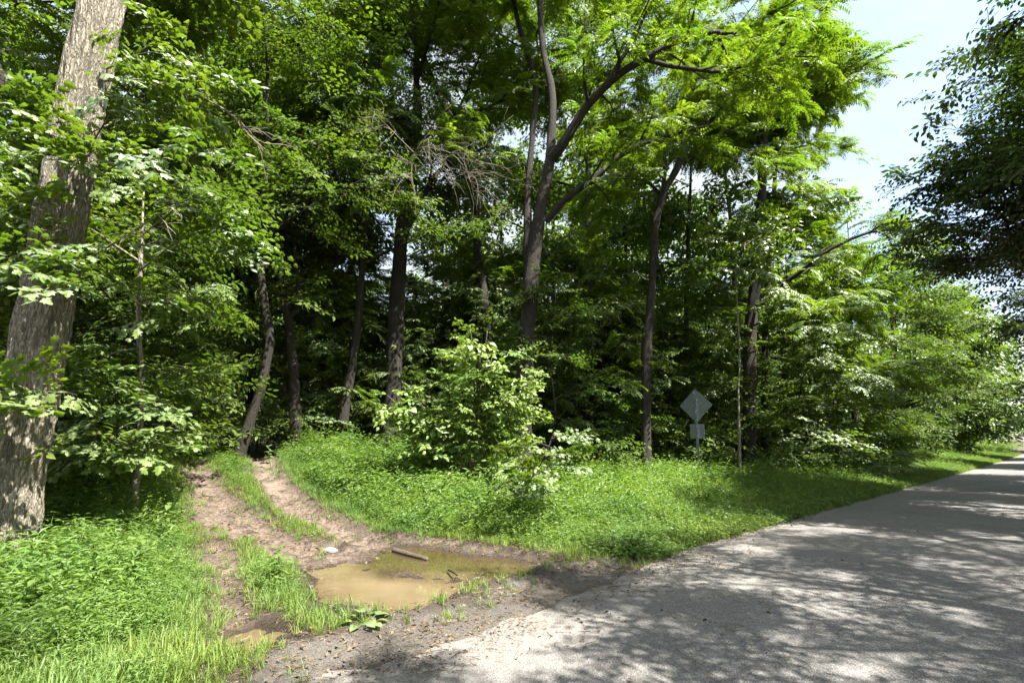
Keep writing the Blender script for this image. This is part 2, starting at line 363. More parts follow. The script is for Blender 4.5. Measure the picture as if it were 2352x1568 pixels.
UP = np.array((0, 0, 1.0))
def thin(mb, a, b, r): tube(mb, [a, (np.asarray(a) + b) / 2 + rv(.006), b], [r, r * .8, r * .5], 3)
def t_spray(kind, length=.62):
    mb = MB(); tw = MB()
    side = 1; x = .05
    tips = [(np.zeros(3), np.array((1.0, 0, 0)), length)]
    for k in range(3):
        a = R(rng.uniform(30, 60)) * (1 if k % 2 else -1)
        tips.append((np.array((rng.uniform(.1, .75) * length, 0, 0)), np.array((math.cos(a), math.sin(a), rng.normal(0, .12))), length * rng.uniform(.35, .6)))
    for o, d, l in tips:
        end = o + d * l - UP * .06 * l
        thin(tw, o, end, .004)
        x = .12 * l
        while x < l:
            side = -side; a = R(rng.uniform(35, 80)) * side
            dd = np.array((d[0] * math.cos(a) - d[1] * math.sin(a), d[0] * math.sin(a) + d[1] * math.cos(a), rng.normal(-.12, .22)))
            nn = UP + rv(.32); nn /= np.linalg.norm(nn)
            p = o + d * x + dd * .03
            sz = rng.uniform(.75, 1.2)
            if kind == 'maple': leaf_maple(mb, p, dd, nn, .115 * sz, .22); x += .055
            elif kind == 'ovate': leaf_ovate(mb, p, dd, nn, .125 * sz, .095 * sz, .1, .2); x += .055
            elif kind == 'small': leaf_ovate(mb, p, dd, nn, .085 * sz, .045 * sz, .08, .15); x += .038
            else: leaf_quad(mb, p, dd, nn, .12 * sz, .075 * sz, .15); x += .05
    return mb, tw
def t_pinnate():
    mb = MB(); tw = MB()
    thin(tw, np.zeros(3), np.array((.45, 0, .02)), .006)
    for k in range(8):
        a = R(rng.uniform(-95, 95)); o = np.array((rng.uniform(.1, .45), 0, 0))
        d = np.array((math.cos(a), math.sin(a), rng.uniform(.0, .3))); l = rng.uniform(.30, .46)
        prev = o
        for i in range(9):
            t_ = (i + 1) / 9.5
            p = o + d * l * t_ - UP * l * .45 * t_ * t_
            tan = (p - prev); tan /= np.linalg.norm(tan) + 1e-9; sd = np.cross(UP, tan); sd /= np.linalg.norm(sd) + 1e-9
            nn = UP + rv(.2)
            for sg in (-1, 1):
                leaf_quad(mb, p, sd * sg + tan * .45 - UP * .25 + rv(.08), nn, .095 * (1 - .35 * abs(t_ - .5)), .034, .1)
            prev = p
    return mb, tw
def t_clump(nl=46, rad=.42):
    mb = MB(); tw = MB(); tw.add([(0, 0, 0), (.3, .004, .02), (.3, -.004, .02)], [[0, 1, 2]])
    for k in range(nl):
        p = rv(1); p /= np.linalg.norm(p); p = p * rad * rng.uniform(.25, 1) ** .6; p[2] *= .38; p[0] += rad * .7
        d = np.array((p[0], p[1], -.12)) + rv(.25); n = UP + rv(.4)
        leaf_quad(mb, p, d, n / np.linalg.norm(n), rng.uniform(.10, .16), rng.uniform(.07, .10), .15)
    return mb, tw
def t_stilt():
    mb = MB(); h = rng.uniform(.26, .42); lean = rv(.08); lean[2] = 0
    tw = MB(); tw.add([(0, 0, 0), (.004, 0, 0), tuple(lean + UP * h)], [[0, 1, 2]])
    for k in range(3):
        ln = lean + np.array((rng.normal(0, .09), rng.normal(0, .09), 0)); hh = h * rng.uniform(.6, 1.05)
        for i in range(7):
            t_ = .2 + .8 * i / 6; p = ln * t_ * t_ + UP * hh * t_
            a = rng.uniform(0, 6.28); d = np.array((math.cos(a), math.sin(a), rng.uniform(.0, .55)))
            leaf_quad(mb, p, d, UP + rv(.25), rng.uniform(.06, .10), rng.uniform(.014, .022), .25)
    return mb, tw
def t_grass():
    mb = MB(); tw = MB(); tw.add([(0, 0, 0), (.003, 0, 0), (0, 0, .1)], [[0, 1, 2]])
    for k in range(16):
        a = rng.uniform(0, 6.28); o = np.array((rng.normal(0, .03), rng.normal(0, .03), 0)); tl = rng.uniform(.2, .75)
        d = np.array((math.cos(a) * tl, math.sin(a) * tl, 1)); leaf_blade(mb, o, d, np.array((-math.sin(a), math.cos(a), .1)) * 0 + np.array((math.cos(a), math.sin(a), .3)), rng.uniform(.12, .30), rng.uniform(.005, .010), rng.uniform(.1, .5))
    return mb, tw
def t_weed():
    mb = MB(); tw = MB(); h = rng.uniform(.3, .5); top = np.array((rng.normal(0, .06), rng.normal(0, .06), h)); thin(tw, np.zeros(3), top, .005)
    for i in range(6):
        t_ = .25 + .75 * i / 5; a = i * 1.57 + rng.uniform(-.3, .3)
        for sg in (0, math.pi):
            d = np.array((math.cos(a + sg), math.sin(a + sg), rng.uniform(-.1, .4)))
            leaf_ovate(mb, top * t_, d, UP + rv(.15), rng.uniform(.08, .14) * (1.2 - .4 * t_), rng.uniform(.04, .07), .1, .25)
    return mb, tw
def t_low():
    mb = MB(); tw = MB(); tw.add([(0, 0, 0), (.003, 0, 0), (0, 0, .03)], [[0, 1, 2]])
    for k in range(14):
        a = rng.uniform(0, 6.28); r_ = rng.uniform(.01, .14); p = np.array((math.cos(a) * r_, math.sin(a) * r_, rng.uniform(.03, .12)))
        leaf_ovate(mb, p, np.array((math.cos(a), math.sin(a), .2)), UP + rv(.25), rng.uniform(.03, .055), rng.uniform(.025, .04), .08, .1)
    return mb, tw
def t_litter():
    mb = MB(); tw = MB(); tw.add([(0, 0, 0), (.003, 0, 0), (0, 0, .01)], [[0, 1, 2]])
    for k in range(9):
        a = rng.uniform(0, 6.28); p = np.array((rng.normal(0, .1), rng.normal(0, .1), rng.uniform(.002, .02)))
        if rng.random() < .55: leaf_quad(mb, p, np.array((math.cos(a), math.sin(a), rng.normal(0, .2))), UP + rv(.3), rng.uniform(.015, .05), rng.uniform(.010, .028), .2)
        else: tube(mb, [p, p + np.array((math.cos(a), math.sin(a), .1)) * rng.uniform(.03, .09)], [.0025, .0015], 3)
    return mb, tw
def t_pebble():
    mb = MB(); tw = MB(); tw.add([(0, 0, 0), (.001, 0, 0), (0, 0, .001)], [[0, 1, 2]])
    for k in range(7):
        c = np.array((rng.normal(0, .09), rng.normal(0, .09), .003)); r_ = rng.uniform(.005, .014)
        v = np.array([(1, 0, 0), (0, 1, 0), (-1, 0, 0), (0, -1, 0), (0, 0, .8), (0, 0, -.6)]) * r_ * rng.uniform(.7, 1.3, (6, 1))
        mb.add(c + v, [[0, 1, 4], [1, 2, 4], [2, 3, 4], [3, 0, 4], [1, 0, 5], [2, 1, 5], [3, 2, 5], [0, 3, 5]])
    return mb, tw
GROUPS = {}
def template_group(name, makes, mat, twmat):
    obs = []
    for k, mk in enumerate(makes):
        mb, tw = mk()
        me = bpy.data.meshes.new(name + '_spray')
        nv = mb.n
        me.from_pydata(np.concatenate(mb.v + tw.v).tolist(), [], mb.f + [[i + nv for i in q] for q in tw.f])
        me.materials.append(mat); me.materials.append(twmat)
        me.polygons.foreach_set('material_index', [0] * len(mb.f) + [1] * len(tw.f)); me.update()
        obs.append(bpy.data.objects.new(name + '_spray', me))
    ng = bpy.data.node_groups.new(name, 'GeometryNodeTree')
    ng.interface.new_socket('Geometry', in_out='INPUT', socket_type='NodeSocketGeometry')
    ng.interface.new_socket('Geometry', in_out='OUTPUT', socket_type='NodeSocketGeometry')
    N = ng.nodes; L = ng.links.new
    gi = N.new('NodeGroupInput'); go = N.new('NodeGroupOutput'); jn = N.new('GeometryNodeJoinGeometry'); ip = N.new('GeometryNodeInstanceOnPoints')
    for o in obs:
        oi = N.new('GeometryNodeObjectInfo'); oi.inputs['Object'].default_value = o
        g2 = N.new('GeometryNodeGeometryToInstance'); L(oi.outputs['Geometry'], g2.inputs[0]); L(g2.outputs[0], jn.inputs[0])
    def attr(nm, ty):
        a = N.new('GeometryNodeInputNamedAttribute'); a.data_type = ty; a.inputs['Name'].default_value = nm; return a.outputs['Attribute']
    L(jn.outputs[0], ip.inputs['Instance']); L(gi.outputs[0], ip.inputs['Points']); ip.inputs['Pick Instance'].default_value = True
    L(attr('idx', 'INT'), ip.inputs['Instance Index'])
    er = N.new('FunctionNodeEulerToRotation'); L(attr('rot', 'FLOAT_VECTOR'), er.inputs[0]); L(er.outputs[0], ip.inputs['Rotation'])
    L(attr('scl', 'FLOAT'), ip.inputs['Scale']); L(ip.outputs[0], go.inputs[0])
    GROUPS[name] = (ng, len(obs))
template_group('maple', [lambda: t_spray('maple')] * 5, M['maple'], M['bark_dark'])
template_group('ovate', [lambda: t_spray('ovate')] * 4, M['ovate'], M['bark_dark'])
template_group('small', [lambda: t_spray('small')] * 5, M['wood'], M['bark_dark'])
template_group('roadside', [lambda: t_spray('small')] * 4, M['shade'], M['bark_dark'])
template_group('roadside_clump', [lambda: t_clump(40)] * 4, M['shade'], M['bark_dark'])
template_group('walnut', [t_pinnate] * 5, M['walnut'], M['bark_dark'])
template_group('clump', [t_clump] * 5, M['wood'], M['bark_dark'])
template_group('stilt', [t_stilt] * 6, M['stilt'], M['stilt'])
template_group('grass', [t_grass] * 5, M['grass'], M['grass'])
template_group('weed', [t_weed] * 5, M['weed'], M['weed'])
template_group('low', [t_low] * 5, M['weed'], M['weed'])
template_group('litter', [t_litter] * 5, M['litter'], M['litter'])
template_group('pebble', [t_pebble] * 4, M['stone'], M['stone'])
def scatter(name, tmpl, P, E, S, parent=None, kind='stuff'):
    ng, k = GROUPS[tmpl]; n = len(P)
    me = bpy.data.meshes.new(name); me.vertices.add(n); me.vertices.foreach_set('co', np.asarray(P, np.float32).ravel())
    a = me.attributes.new('rot', 'FLOAT_VECTOR', 'POINT'); a.data.foreach_set('vector', np.asarray(E, np.float32).ravel())
    a = me.attributes.new('scl', 'FLOAT', 'POINT'); a.data.foreach_set('value', np.asarray(S, np.float32).ravel())
    a = me.attributes.new('idx', 'INT', 'POINT'); a.data.foreach_set('value', rng.integers(0, k, n).astype(np.int32))
    me.update()
    o = obj(name, me, parent); md = o.modifiers.new('scatter', 'NODES'); md.node_group = ng
    o['kind'] = kind
    return o

# ------------------------------------------------------------------ the setting: ground, road, puddles
def axis_grid(bands):
    out = []
    for a, b_, st in bands: out.append(np.arange(a, b_, st))
    return np.concatenate(out + [[bands[-1][1]]])
gx = axis_grid([(-400, -120, 40), (-120, -40, 8), (-40, -14, 1.3), (-14, -8, .25), (-8, 3, .05), (3, 12, .25), (12, 40, .8), (40, 150, 4), (150, 500, 50)])
gy = axis_grid([(-300, -60, 40), (-60, -8, 4), (-8, 2.8, .6), (2.8, 11.5, .05), (11.5, 18, .2), (18, 45, .8), (45, 150, 4), (150, 500, 50)])
X, Y = np.meshgrid(gx, gy, indexing='xy')
Z, ZONE = height(X, Y, True)
nx, ny = len(gx), len(gy)
V = np.stack([X, Y, Z], -1).reshape(-1, 3)
ii = np.arange(ny - 1)[:, None] * nx + np.arange(nx - 1)[None]
Fq = np.stack([ii, ii + 1, ii + nx + 1, ii + nx], -1).reshape(-1, 4)
me = bpy.data.meshes.new('ground'); me.from_pydata(V, [], Fq.tolist())
ca = me.color_attributes.new('zone', 'FLOAT_COLOR', 'POINT'); ca.data.foreach_set('color', ZONE.reshape(-1, 4).astype(np.float32).ravel())
me.polygons.foreach_set('use_smooth', [True] * len(me.polygons)); me.update()
tag(obj('ground', me, None, M['ground']), kind='structure')
# road sheet
ss = axis_grid([(-60, -6, 3), (-6, 14, .12), (14, 50, .5), (50, 220, 3)])
tq = np.concatenate([[0, .012, .03, .06, .1, .15], np.linspace(.2, .95, 12), [1]])
SS, TT = np.meshgrid(ss, tq, indexing='ij')
el = edge_l(SS) + (fbm2(SS, SS * 0, .9, 71) * .35 + fbm2(SS, SS * 0, 5, 81) * .22) * np.interp(SS, [-60, 2, 8, 60], [1, 1, .6, .4])
QQ = el + (EDGE_R - el) * TT
RX, RY = road_xy(SS, QQ)
crown = .05 * (1 - (2 * TT - 1) ** 2)
RZ = road_z(SS) - .032 + crown + .022 * np.clip(TT / .1, 0, 1)
nf = fbm2(RX, RY, .8, 33) * 1.2 + fbm2(RX, RY, 4, 37) * .8
dq = el - QQ
edge = np.clip(1.0 - dq / np.interp(SS, [-60, 4, 9, 20], [1.6, 1.5, .5, .25]) + nf * .9, 0, 1) * .85
edge = np.maximum(edge, np.clip(.28 - dq / 9 + nf * .25, 0, .35))
me = bpy.data.meshes.new('road'); n_s, n_t = SS.shape
ii = np.arange(n_s - 1)[:, None] * n_t + np.arange(n_t - 1)[None]
me.from_pydata(np.stack([RX, RY, RZ], -1).reshape(-1, 3), [], np.stack([ii, ii + n_t, ii + n_t + 1, ii + 1], -1).reshape(-1, 4).tolist())
a = me.attributes.new('edge', 'FLOAT', 'POINT'); a.data.foreach_set('value', edge.astype(np.float32).ravel())
me.polygons.foreach_set('use_smooth', [True] * len(me.polygons)); me.update(); me.materials.append(M['road'])
tag(obj('road', me), kind='structure')
# puddles: flat sheets that the dug-out ground shows through
def water(name, Ps, z, label, deep):  # deep: how far each lobe is tinted toward the painted tree reflection
    A = np.concatenate(Ps); lo, hi = A.min(0) - .35, A.max(0) + .35
    xs = np.arange(lo[0], hi[0], .06); ys = np.arange(lo[1], hi[1], .06); X, Y = np.meshgrid(xs, ys)
    ds = [poly_sd(X, Y, P) for P in Ps]; d = np.minimum.reduce(ds); k = d < .30
    nx = len(xs); idx = -np.ones(X.size, int); keep = np.flatnonzero(k.ravel()); idx[keep] = np.arange(len(keep))
    ii = (np.arange(len(ys) - 1)[:, None] * nx + np.arange(nx - 1)[None]).ravel()
    q = idx[np.stack([ii, ii + 1, ii + nx + 1, ii + nx], -1)]
    f = q[(q >= 0).all(1)]
    me = bpy.data.meshes.new(name); me.from_pydata(np.stack([X.ravel()[keep], Y.ravel()[keep], np.full(len(keep), z)], -1).tolist(), [], f.tolist())
    a = me.attributes.new('reflect_mix', 'FLOAT', 'POINT')  # painted blend from sunlit tan to the olive of reflected trees
    dp = np.full(X.shape, deep[0])
    if len(Ps) > 1: dp = deep[0] + (deep[1] - deep[0]) * sstep(-.8, .9, ds[0] - ds[1] + 1.6 * fbm2(X, Y, 1.3, 95))
    dv = np.clip(dp + .5 * fbm2(X, Y, .9, 91) + sstep(-.25, .02, d) * .3, 0, 1).ravel()[keep]; a.data.foreach_set('value', dv.astype(np.float32))
    me.update(); me.materials.append(M['water'])
    return tag(obj(name, me), label, 'puddle', kind='structure')
water('puddle', [PUD_A, PUD_B], -.048, 'large muddy puddle, tan in front and olive behind, at the road edge', (.05, .9))
water('puddle', [PUD_C], -.065, 'small muddy pool at the near end of the wheel rut', (.2,))
bpy.context.view_layer.update()

# ------------------------------------------------------------------ tree building
class Sprays:
    def __init__(s): s.p = []; s.e = []; s.s = []
    def along(s, pts, t0, step, scale, pitch=-8, spread=65, jit=.12, flat=22):
        pts = np.asarray(pts); seg = np.linalg.norm(np.diff(pts, axis=0), axis=1); L = seg.sum()
        n = max(1, int(L * (1 - t0) / step)); t = t0 + (1 - t0) * (np.arange(n) + rng.random(n)) / n
        cu = np.concatenate([[0], np.cumsum(seg)]) / L
        P = np.stack([np.interp(t, cu, pts[:, k]) for k in range(3)], -1)
        Q = np.stack([np.interp(np.minimum(t + .05, 1.001), cu, pts[:, k]) - np.interp(np.maximum(t - .05, 0), cu, pts[:, k]) for k in range(3)], -1)
        yaw = np.arctan2(Q[:, 1], Q[:, 0]) + np.radians(rng.uniform(-spread, spread, n))
        s.p.append(P + rng.normal(0, jit, (n, 3)))
        s.e.append(np.stack([np.radians(rng.normal(0, flat, n)), -np.radians(rng.normal(pitch, 16, n)), yaw], -1))
        s.s.append(scale * rng.uniform(.75, 1.3, n))
    def blob(s, c, r, n, scale, flat=24):
        d = rng.normal(0, 1, (n, 3)); d /= np.linalg.norm(d, axis=1)[:, None]; u = rng.random(n) ** .45
        P = np.asarray(c) + d * u[:, None] * np.asarray(r)
        s.p.append(P); yaw = np.arctan2(d[:, 1], d[:, 0]) + rng.normal(0, .7, n)
        s.e.append(np.stack([np.radians(rng.normal(0, flat, n)), -np.radians(rng.normal(-8, 18, n)), yaw], -1)); s.s.append(scale * rng.uniform(.75, 1.3, n))
    def get(s): return np.concatenate(s.p), np.concatenate(s.e), np.concatenate(s.s)
def grow(o, az, el, L, n=6, curl=-.12, wob=.12):
    """a limb: starts at o, heads to azimuth az and elevation el, bends down by curl"""
    pts = [np.asarray(o, float)]; d = np.array((math.cos(az) * math.cos(el), math.sin(az) * math.cos(el), math.sin(el)))
    for k in range(n):
        pts.append(pts[-1] + d * L / n); d = d + rv(wob) + UP * curl / n * 3; d /= np.linalg.norm(d)
    return np.array(pts)
def leafy_limb(mb, sp, pts, r0, nsub, sub, step, scale, t_leaf=.35, sides=6):
    """limb tube, its side twigs, and sprays along them"""
    n = max(6, len(pts)); P = resample(pts, n * 2)
    tube(mb, P, np.linspace(r0, r0 * .22, len(P)), sides, bump=.15)
    m = len(P)
    sp.along(P, t_leaf, step, scale)
    for k in range(nsub):
        t_ = .22 + .75 * (k + rng.random() * .6) / nsub; i = min(int(t_ * (m - 1)), m - 2)
        d = P[i + 1] - P[i]; az = math.atan2(d[1], d[0]) + R(rng.uniform(30, 80)) * (1 if k % 2 else -1); e = math.atan2(d[2], math.hypot(d[0], d[1])) * .45 + rng.normal(0, .22)
        S = grow(P[i], az, e, sub * rng.uniform(.65, 1.2) * (1.15 - .45 * t_), 4, -.1, .16)
        tube(mb, S, np.linspace(r0 * .34, r0 * .08, len(S)), 4)
        sp.along(S, .15, step, scale)
def ground_pt(px, Y):
    p = at(px, 1010, Y); return np.array((p[0], p[1], H(p[0], p[1]) - .15))
def pxline(pts, Y):
    """pixel polyline with a distance (or one per end) -> world polyline"""
    Y0, Y1 = (Y, Y) if not isinstance(Y, tuple) else Y
    n = len(pts); return np.array([at(p[0], p[1], Y0 + (Y1 - Y0) * k / max(n - 1, 1)) for k, p in enumerate(pts)])
def tree(name, label, cat, trunk, r, limbs=(), auto=None, tmpl='small', barkm='bark_dark', crown_kw=None, group=None, sides=14, bump=.38, extra=None, blobs=()):
    """trunk: world polyline from the ground up; limbs: (polyline, radius); auto: settings of limbs grown from the trunk"""
    base = trunk[0]; root = empty(name, tuple(base)); tag(root, label, cat, group)
    tk = resample(trunk, max(40, len(trunk) * 7)); rad = np.interp(np.linspace(0, 1, len(tk)), np.linspace(0, 1, len(r)), r)
    flare = np.exp(-np.linalg.norm(tk - tk[0], axis=1) / .5) * .35 + 1
    mb = MB(); tube(mb, tk - base, rad * flare * .82, sides, bump=bump, seed=int(rng.integers(99)))
    obj('trunk', mb.mesh('trunk', M[barkm], True), root)
    kw = dict(step=.22, scale=1.2, nsub=6, sub=2.0); kw.update(crown_kw or {})
    sp = Sprays()
    for P, rr in limbs:
        lb = MB(); q = Sprays()
        leafy_limb(lb, sp, P - base, rr, kw['nsub'], kw['sub'], kw['step'], kw['scale'], .35 if r[0] < .1 else .7)
        obj('limb', lb.mesh('limb', M[barkm], True), root)
    if auto:
        a0 = rng.uniform(0, 6.28)
        for k in range(auto['n']):
            t_ = auto['t0'] + (auto.get('t1', 1.0) - auto['t0']) * (k + rng.random() * .7) / auto['n']; i = min(int(t_ * (len(tk) - 1)), len(tk) - 1)
            az = a0 + k * 2.4 + rng.normal(0, .3)
            if 'az' in auto and rng.random() < auto.get('bias', .6): az = auto['az'] + rng.normal(0, .7)
            L = auto['len'] * (1.1 - .55 * (t_ - auto['t0']) / max(1 - auto['t0'], .01)) * rng.uniform(.75, 1.2)
            P = grow(tk[i], az, R(auto['el'] + 30 * (t_ - .5) + rng.normal(0, 8)), L, 6, auto.get('curl', -.12))
            lb = MB(); leafy_limb(lb, sp, P - base, max(rad[i] * .42, .02), kw['nsub'], kw['sub'], kw['step'], kw['scale'])
            obj('limb', lb.mesh('limb', M[barkm], True), root)
    for c, rr, n in blobs: sp.blob(np.asarray(c) - base, rr, n, kw['scale'])
    if sp.p: scatter('crown', tmpl, *sp.get(), parent=root)
    return root
def up_to(trunk, h, lean=(0, 0)):
    """carry a trunk polyline on up to a height beyond the frame"""
    t = list(trunk); a, b = t[-2], t[-1]; n = 4; d = np.array((lean[0], lean[1], 1.0)) * (h - b[2]) / n
    for k in range(n): t.append(t[-1] + d + rv(.12))
    return np.array(t)
def pxtrunk(pts, Y): 
    g0 = ground_pt(pts[0][0], Y if not isinstance(Y, tuple) else Y[0]); return np.concatenate([[g0], pxline(pts[1:], Y)])

# ---- the named trees of the photograph
wal = dict(step=.215, scale=1.15, nsub=7, sub=1.9)
# leaning-in furrowed trunk at the left edge
tb = g(-20, 1288); tb[2] = H(tb[0], tb[1]) - .1; lean = (at(256, 0, tb[1]) - tb); lean = lean / lean[2]
base = tb; root = empty('roadside_tree', tuple(tb))
tag(root, 'huge pale grey furrowed trunk standing in the grass at the left edge', 'tree')
n = 150; zz = np.linspace(0, 15, n); ax = np.stack([.04 * np.sin(zz * .7) + lean[0] * zz, .05 * np.cos(zz * .4) - .05, zz], -1)
rad = np.interp(zz, [0, .3, 1, 4, 9, 15], [.56, .37, .275, .245, .23, .2])
S_ = 110; th = np.linspace(0, 2 * math.pi, S_, endpoint=False)
P0 = np.stack([np.cos(th)[None] * np.ones(n)[:, None] * 7, np.sin(th)[None] * np.ones(n)[:, None] * 7, np.repeat(zz[:, None], S_, 1) * 1.5], -1)
rid = np.abs(vnoise(P0 * .9, 4) - .5) * 2; rid2 = np.abs(vnoise(P0 * np.array((2.1, 2.1, 3.2)), 9) - .5) * 2
rr = rad[:, None] * (1 + .05 * (vnoise(P0 * .25, 2) - .5)) + .07 * np.minimum(rid, .5) + .035 * np.minimum(rid2, .6)
V = ax[:, None] + np.stack([rr * np.cos(th), rr * np.sin(th), np.zeros_like(rr)], -1)
f = [[i * S_ + k, i * S_ + (k + 1) % S_, (i + 1) * S_ + (k + 1) % S_, (i + 1) * S_ + k] for i in range(n - 1) for k in range(S_)]
mb = MB(); mb.add(V.reshape(-1, 3), f); obj('trunk', mb.mesh('trunk', M['bark_grey'], True), root)
sp = Sprays(); trunk_sprigs = []
for px, py, ex, ey, Y0, Y1 in [(210,330,330,180,6.5,5.9),(200,420,430,330,6.5,5.6),(165,560,60,470,6.4,5.9),(150,620,180,660,6.4,5.7),(60,930,130,920,6.4,5.8),(95,660,170,600,6.4,5.9),
                               (215,300,560,210,6.6,6.8),(240,160,420,120,6.6,6.0),(40,930,-60,900,6.4,5.9),(190,430,150,300,6.4,5.9),(215,250,200,420,6.4,5.8),(30,500,-80,480,6.5,6.2)]:
    lb = MB(); a, b_ = at(px, py, Y0), at(ex, ey, Y1); mid = (a + b_) / 2 + UP * .12; trunk_sprigs.append(np.array([a, mid, b_]))
    leafy_limb(lb, sp, np.array([a, mid, b_]) - base, .014, 3, .45, .165, .85, .3, 5)
    obj('limb', lb.mesh('limb', M['bark_grey'], True), root)
for k in range(9):
    t_ = rng.uniform(9, 14.5); lb = MB(); P = grow(np.array((lean[0] * t_, 0, t_)), R(140) + rng.uniform(-1.2, 1.2), R(25), rng.uniform(3.5, 5.5), 6, -.1)
    leafy_limb(lb, sp, P, .10, 7, 1.8, .26, 1.4); obj('limb', lb.mesh('limb', M['bark_grey'], True), root)
scatter('crown', 'maple', *sp.get(), parent=root)
def dead_limb(root, base, pts, Y, r0, nsub, sub, label, seed=0):
    mb = MB(); P = resample(pxline(pts, Y), 18); tube(mb, P - base, np.linspace(r0, r0 * .3, 18), 6, bump=.2)
    for k in range(nsub):
        i = int(rng.uniform(3, 17)); d = P[min(i + 1, 17)] - P[i - 1]; az = math.atan2(d[1], d[0]) + rng.normal(0, .8)
        S = grow(P[i] - base, az, rng.normal(-.15, .5), sub * rng.uniform(.5, 1.2), 6, rng.uniform(-.55, .05), .22); tube(mb, S, np.linspace(max(r0 * .42, .0065), max(r0 * .14, .003), 7), 4)
        for j in range(3):
            q = int(rng.uniform(1, 6)); S2 = grow(S[q], az + rng.normal(0, .9), rng.normal(-.2, .5), sub * .4 * rng.uniform(.5, 1.2), 4, -.2, .25); tube(mb, S2, np.linspace(max(r0 * .2, .005), max(r0 * .08, .003), 5), 3)
    o = obj('dead_limb', mb.mesh('dead_limb', M['twig'], True), root); o['label'] = label; return o
dead_limb(root, base, [(240,185),(340,185),(440,215),(520,255),(560,300),(610,345)], (6.5, 7.2), .022, 9, .9, 'bare pale limb with twigs reaching right')
dead_limb(root, base, [(190,600),(260,560),(330,515),(400,470)], (6.4, 6.0), .016, 4, .5, 'bare pale stick sloping up')

maple_meshes = []
for k in range(5):
    mb = MB(); leaf_maple(mb, np.zeros(3), np.array((1.0, 0, rng.normal(0, .05))), UP + rv(.08), 1.0, rng.uniform(.1, .3)); maple_meshes.append(mb.mesh('leaf', M['maple']))
def leaf_parts(root, base, lines, n, s0, s1, meshes, tilt=.35, spread=.16):
    for k in range(n):
        P = lines[k % len(lines)]; t_ = rng.uniform(.3, 1.0); P = resample(P, 12); i = min(int(t_ * 11), 10)
        d = P[i + 1] - P[i]; a = math.atan2(d[1], d[0]) + rng.normal(0, .9)
        o = bpy.data.objects.new('leaf', meshes[int(rng.integers(len(meshes)))]); COL.objects.link(o); o.parent = root
        c = P[i] - base + rng.normal(0, spread, 3) * np.array((1, 1, .5)); o.location = c; o.scale = (rng.uniform(s0, s1),) * 3; o.rotation_euler = (rng.normal(0, tilt), rng.normal(.15, tilt), a)
leaf_parts(root, base, trunk_sprigs, 150, .09, .135, maple_meshes)

# main forked tree in the middle
T = pxtrunk([(1198,1010),(1207,800),(1215,708),(1229,561),(1244,464),(1263,366),(1268,220),(1249,122),(1239,0)], 14); T = up_to(T, 17)
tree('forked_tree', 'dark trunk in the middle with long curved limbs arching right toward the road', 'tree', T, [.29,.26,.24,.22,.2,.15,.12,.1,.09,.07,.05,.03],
     limbs=[(pxline([(1263,366),(1293,332),(1337,259),(1378,210),(1430,165),(1487,132),(1565,90),(1640,75),(1740,85),(1850,120)], (14, 11.5)), .17),
            (pxline([(1390,200),(1425,140),(1458,88),(1487,15),(1510,-90)], (13.1, 12.6)), .085),
            (pxline([(1254,508),(1302,454),(1366,410),(1419,361),(1490,325),(1560,305),(1640,285)], (14, 12.8)), .12),
            (pxline([(1487,137),(1536,151),(1594,159),(1650,165),(1716,151),(1765,132),(1880,130)], (12.7, 11)), .07)],
     auto=dict(n=8, t0=.62, len=4.5, el=38), tmpl='walnut', crown_kw=wal)
T = up_to(pxtrunk([(1193,1010),(1203,800),(1210,550),(1212,440),(1224,293),(1229,195),(1190,49),(1165,-80)], 15.6), 18)
tree('slender_tree', 'slim grey stem rising close behind the forked trunk in the middle', 'tree', T, [.15,.14,.13,.12,.11,.1,.09,.07,.06,.05,.04,.03], auto=dict(n=10, t0=.48, len=3.6, el=28), tmpl='walnut', crown_kw=wal)
T = pxtrunk([(1478,1010),(1485,800),(1492,732),(1502,586),(1504,527),(1521,449),(1555,386),(1590,312),(1643,268),(1700,190)], 16); T = up_to(T, 16)
tree('forked_tree', 'Y-forked dark tree left of the diamond sign', 'tree', T, [.2,.18,.17,.16,.15,.14,.12,.10,.09,.07,.05,.04,.03,.02],
     limbs=[(pxline([(1524,430),(1526,351),(1492,293),(1467,220),(1448,110)], 16), .08), (pxline([(1583,325),(1594,210),(1612,100)], 16), .06),
            (pxline([(1572,375),(1648,332),(1731,356),(1810,410)], (16, 14)), .06), (pxline([(1516,445),(1482,415),(1420,402),(1366,410)], (16, 15)), .07)],
     auto=dict(n=9, t0=.48, len=3.8, el=24), tmpl='walnut', crown_kw=wal)
T = up_to(pxtrunk([(1365,1005),(1365,732),(1352,560),(1350,430),(1357,300),(1350,150),(1345,0)], 20), 20)
tree('slender_tree', 'straight grey trunk between the two forked trees', 'tree', T, [.2,.18,.17,.15,.13,.11,.09,.07,.05,.04,.03], auto=dict(n=15, t0=.28, len=4.3, el=25), tmpl='small', crown_kw=dict(scale=1.6, step=.2), blobs=[(T[1], (.35, .35, 2.4), 50)])
T = up_to(pxtrunk([(1125,1005),(1117,732),(1097,586),(1093,488),(1063,366),(1044,293),(1005,210),(975,137),(940,40)], 18), 19, (-.12, 0))
tree('leaning_tree', 'dark bowed trunk leaning left through the middle of the canopy', 'tree', T, [.19,.18,.17,.16,.15,.14,.13,.12,.1,.08,.06,.05,.03], auto=dict(n=14, t0=.42, len=4.2, el=22), tmpl='walnut', crown_kw=wal, blobs=[(T[1], (.35, .35, 2.0), 22), (T[4], (.4, .4, 1.5), 22)])
T = up_to(pxtrunk([(900,1010),(908,800),(915,650),(925,520),(940,440),(952,350),(960,280),(955,150)], 17), 20)
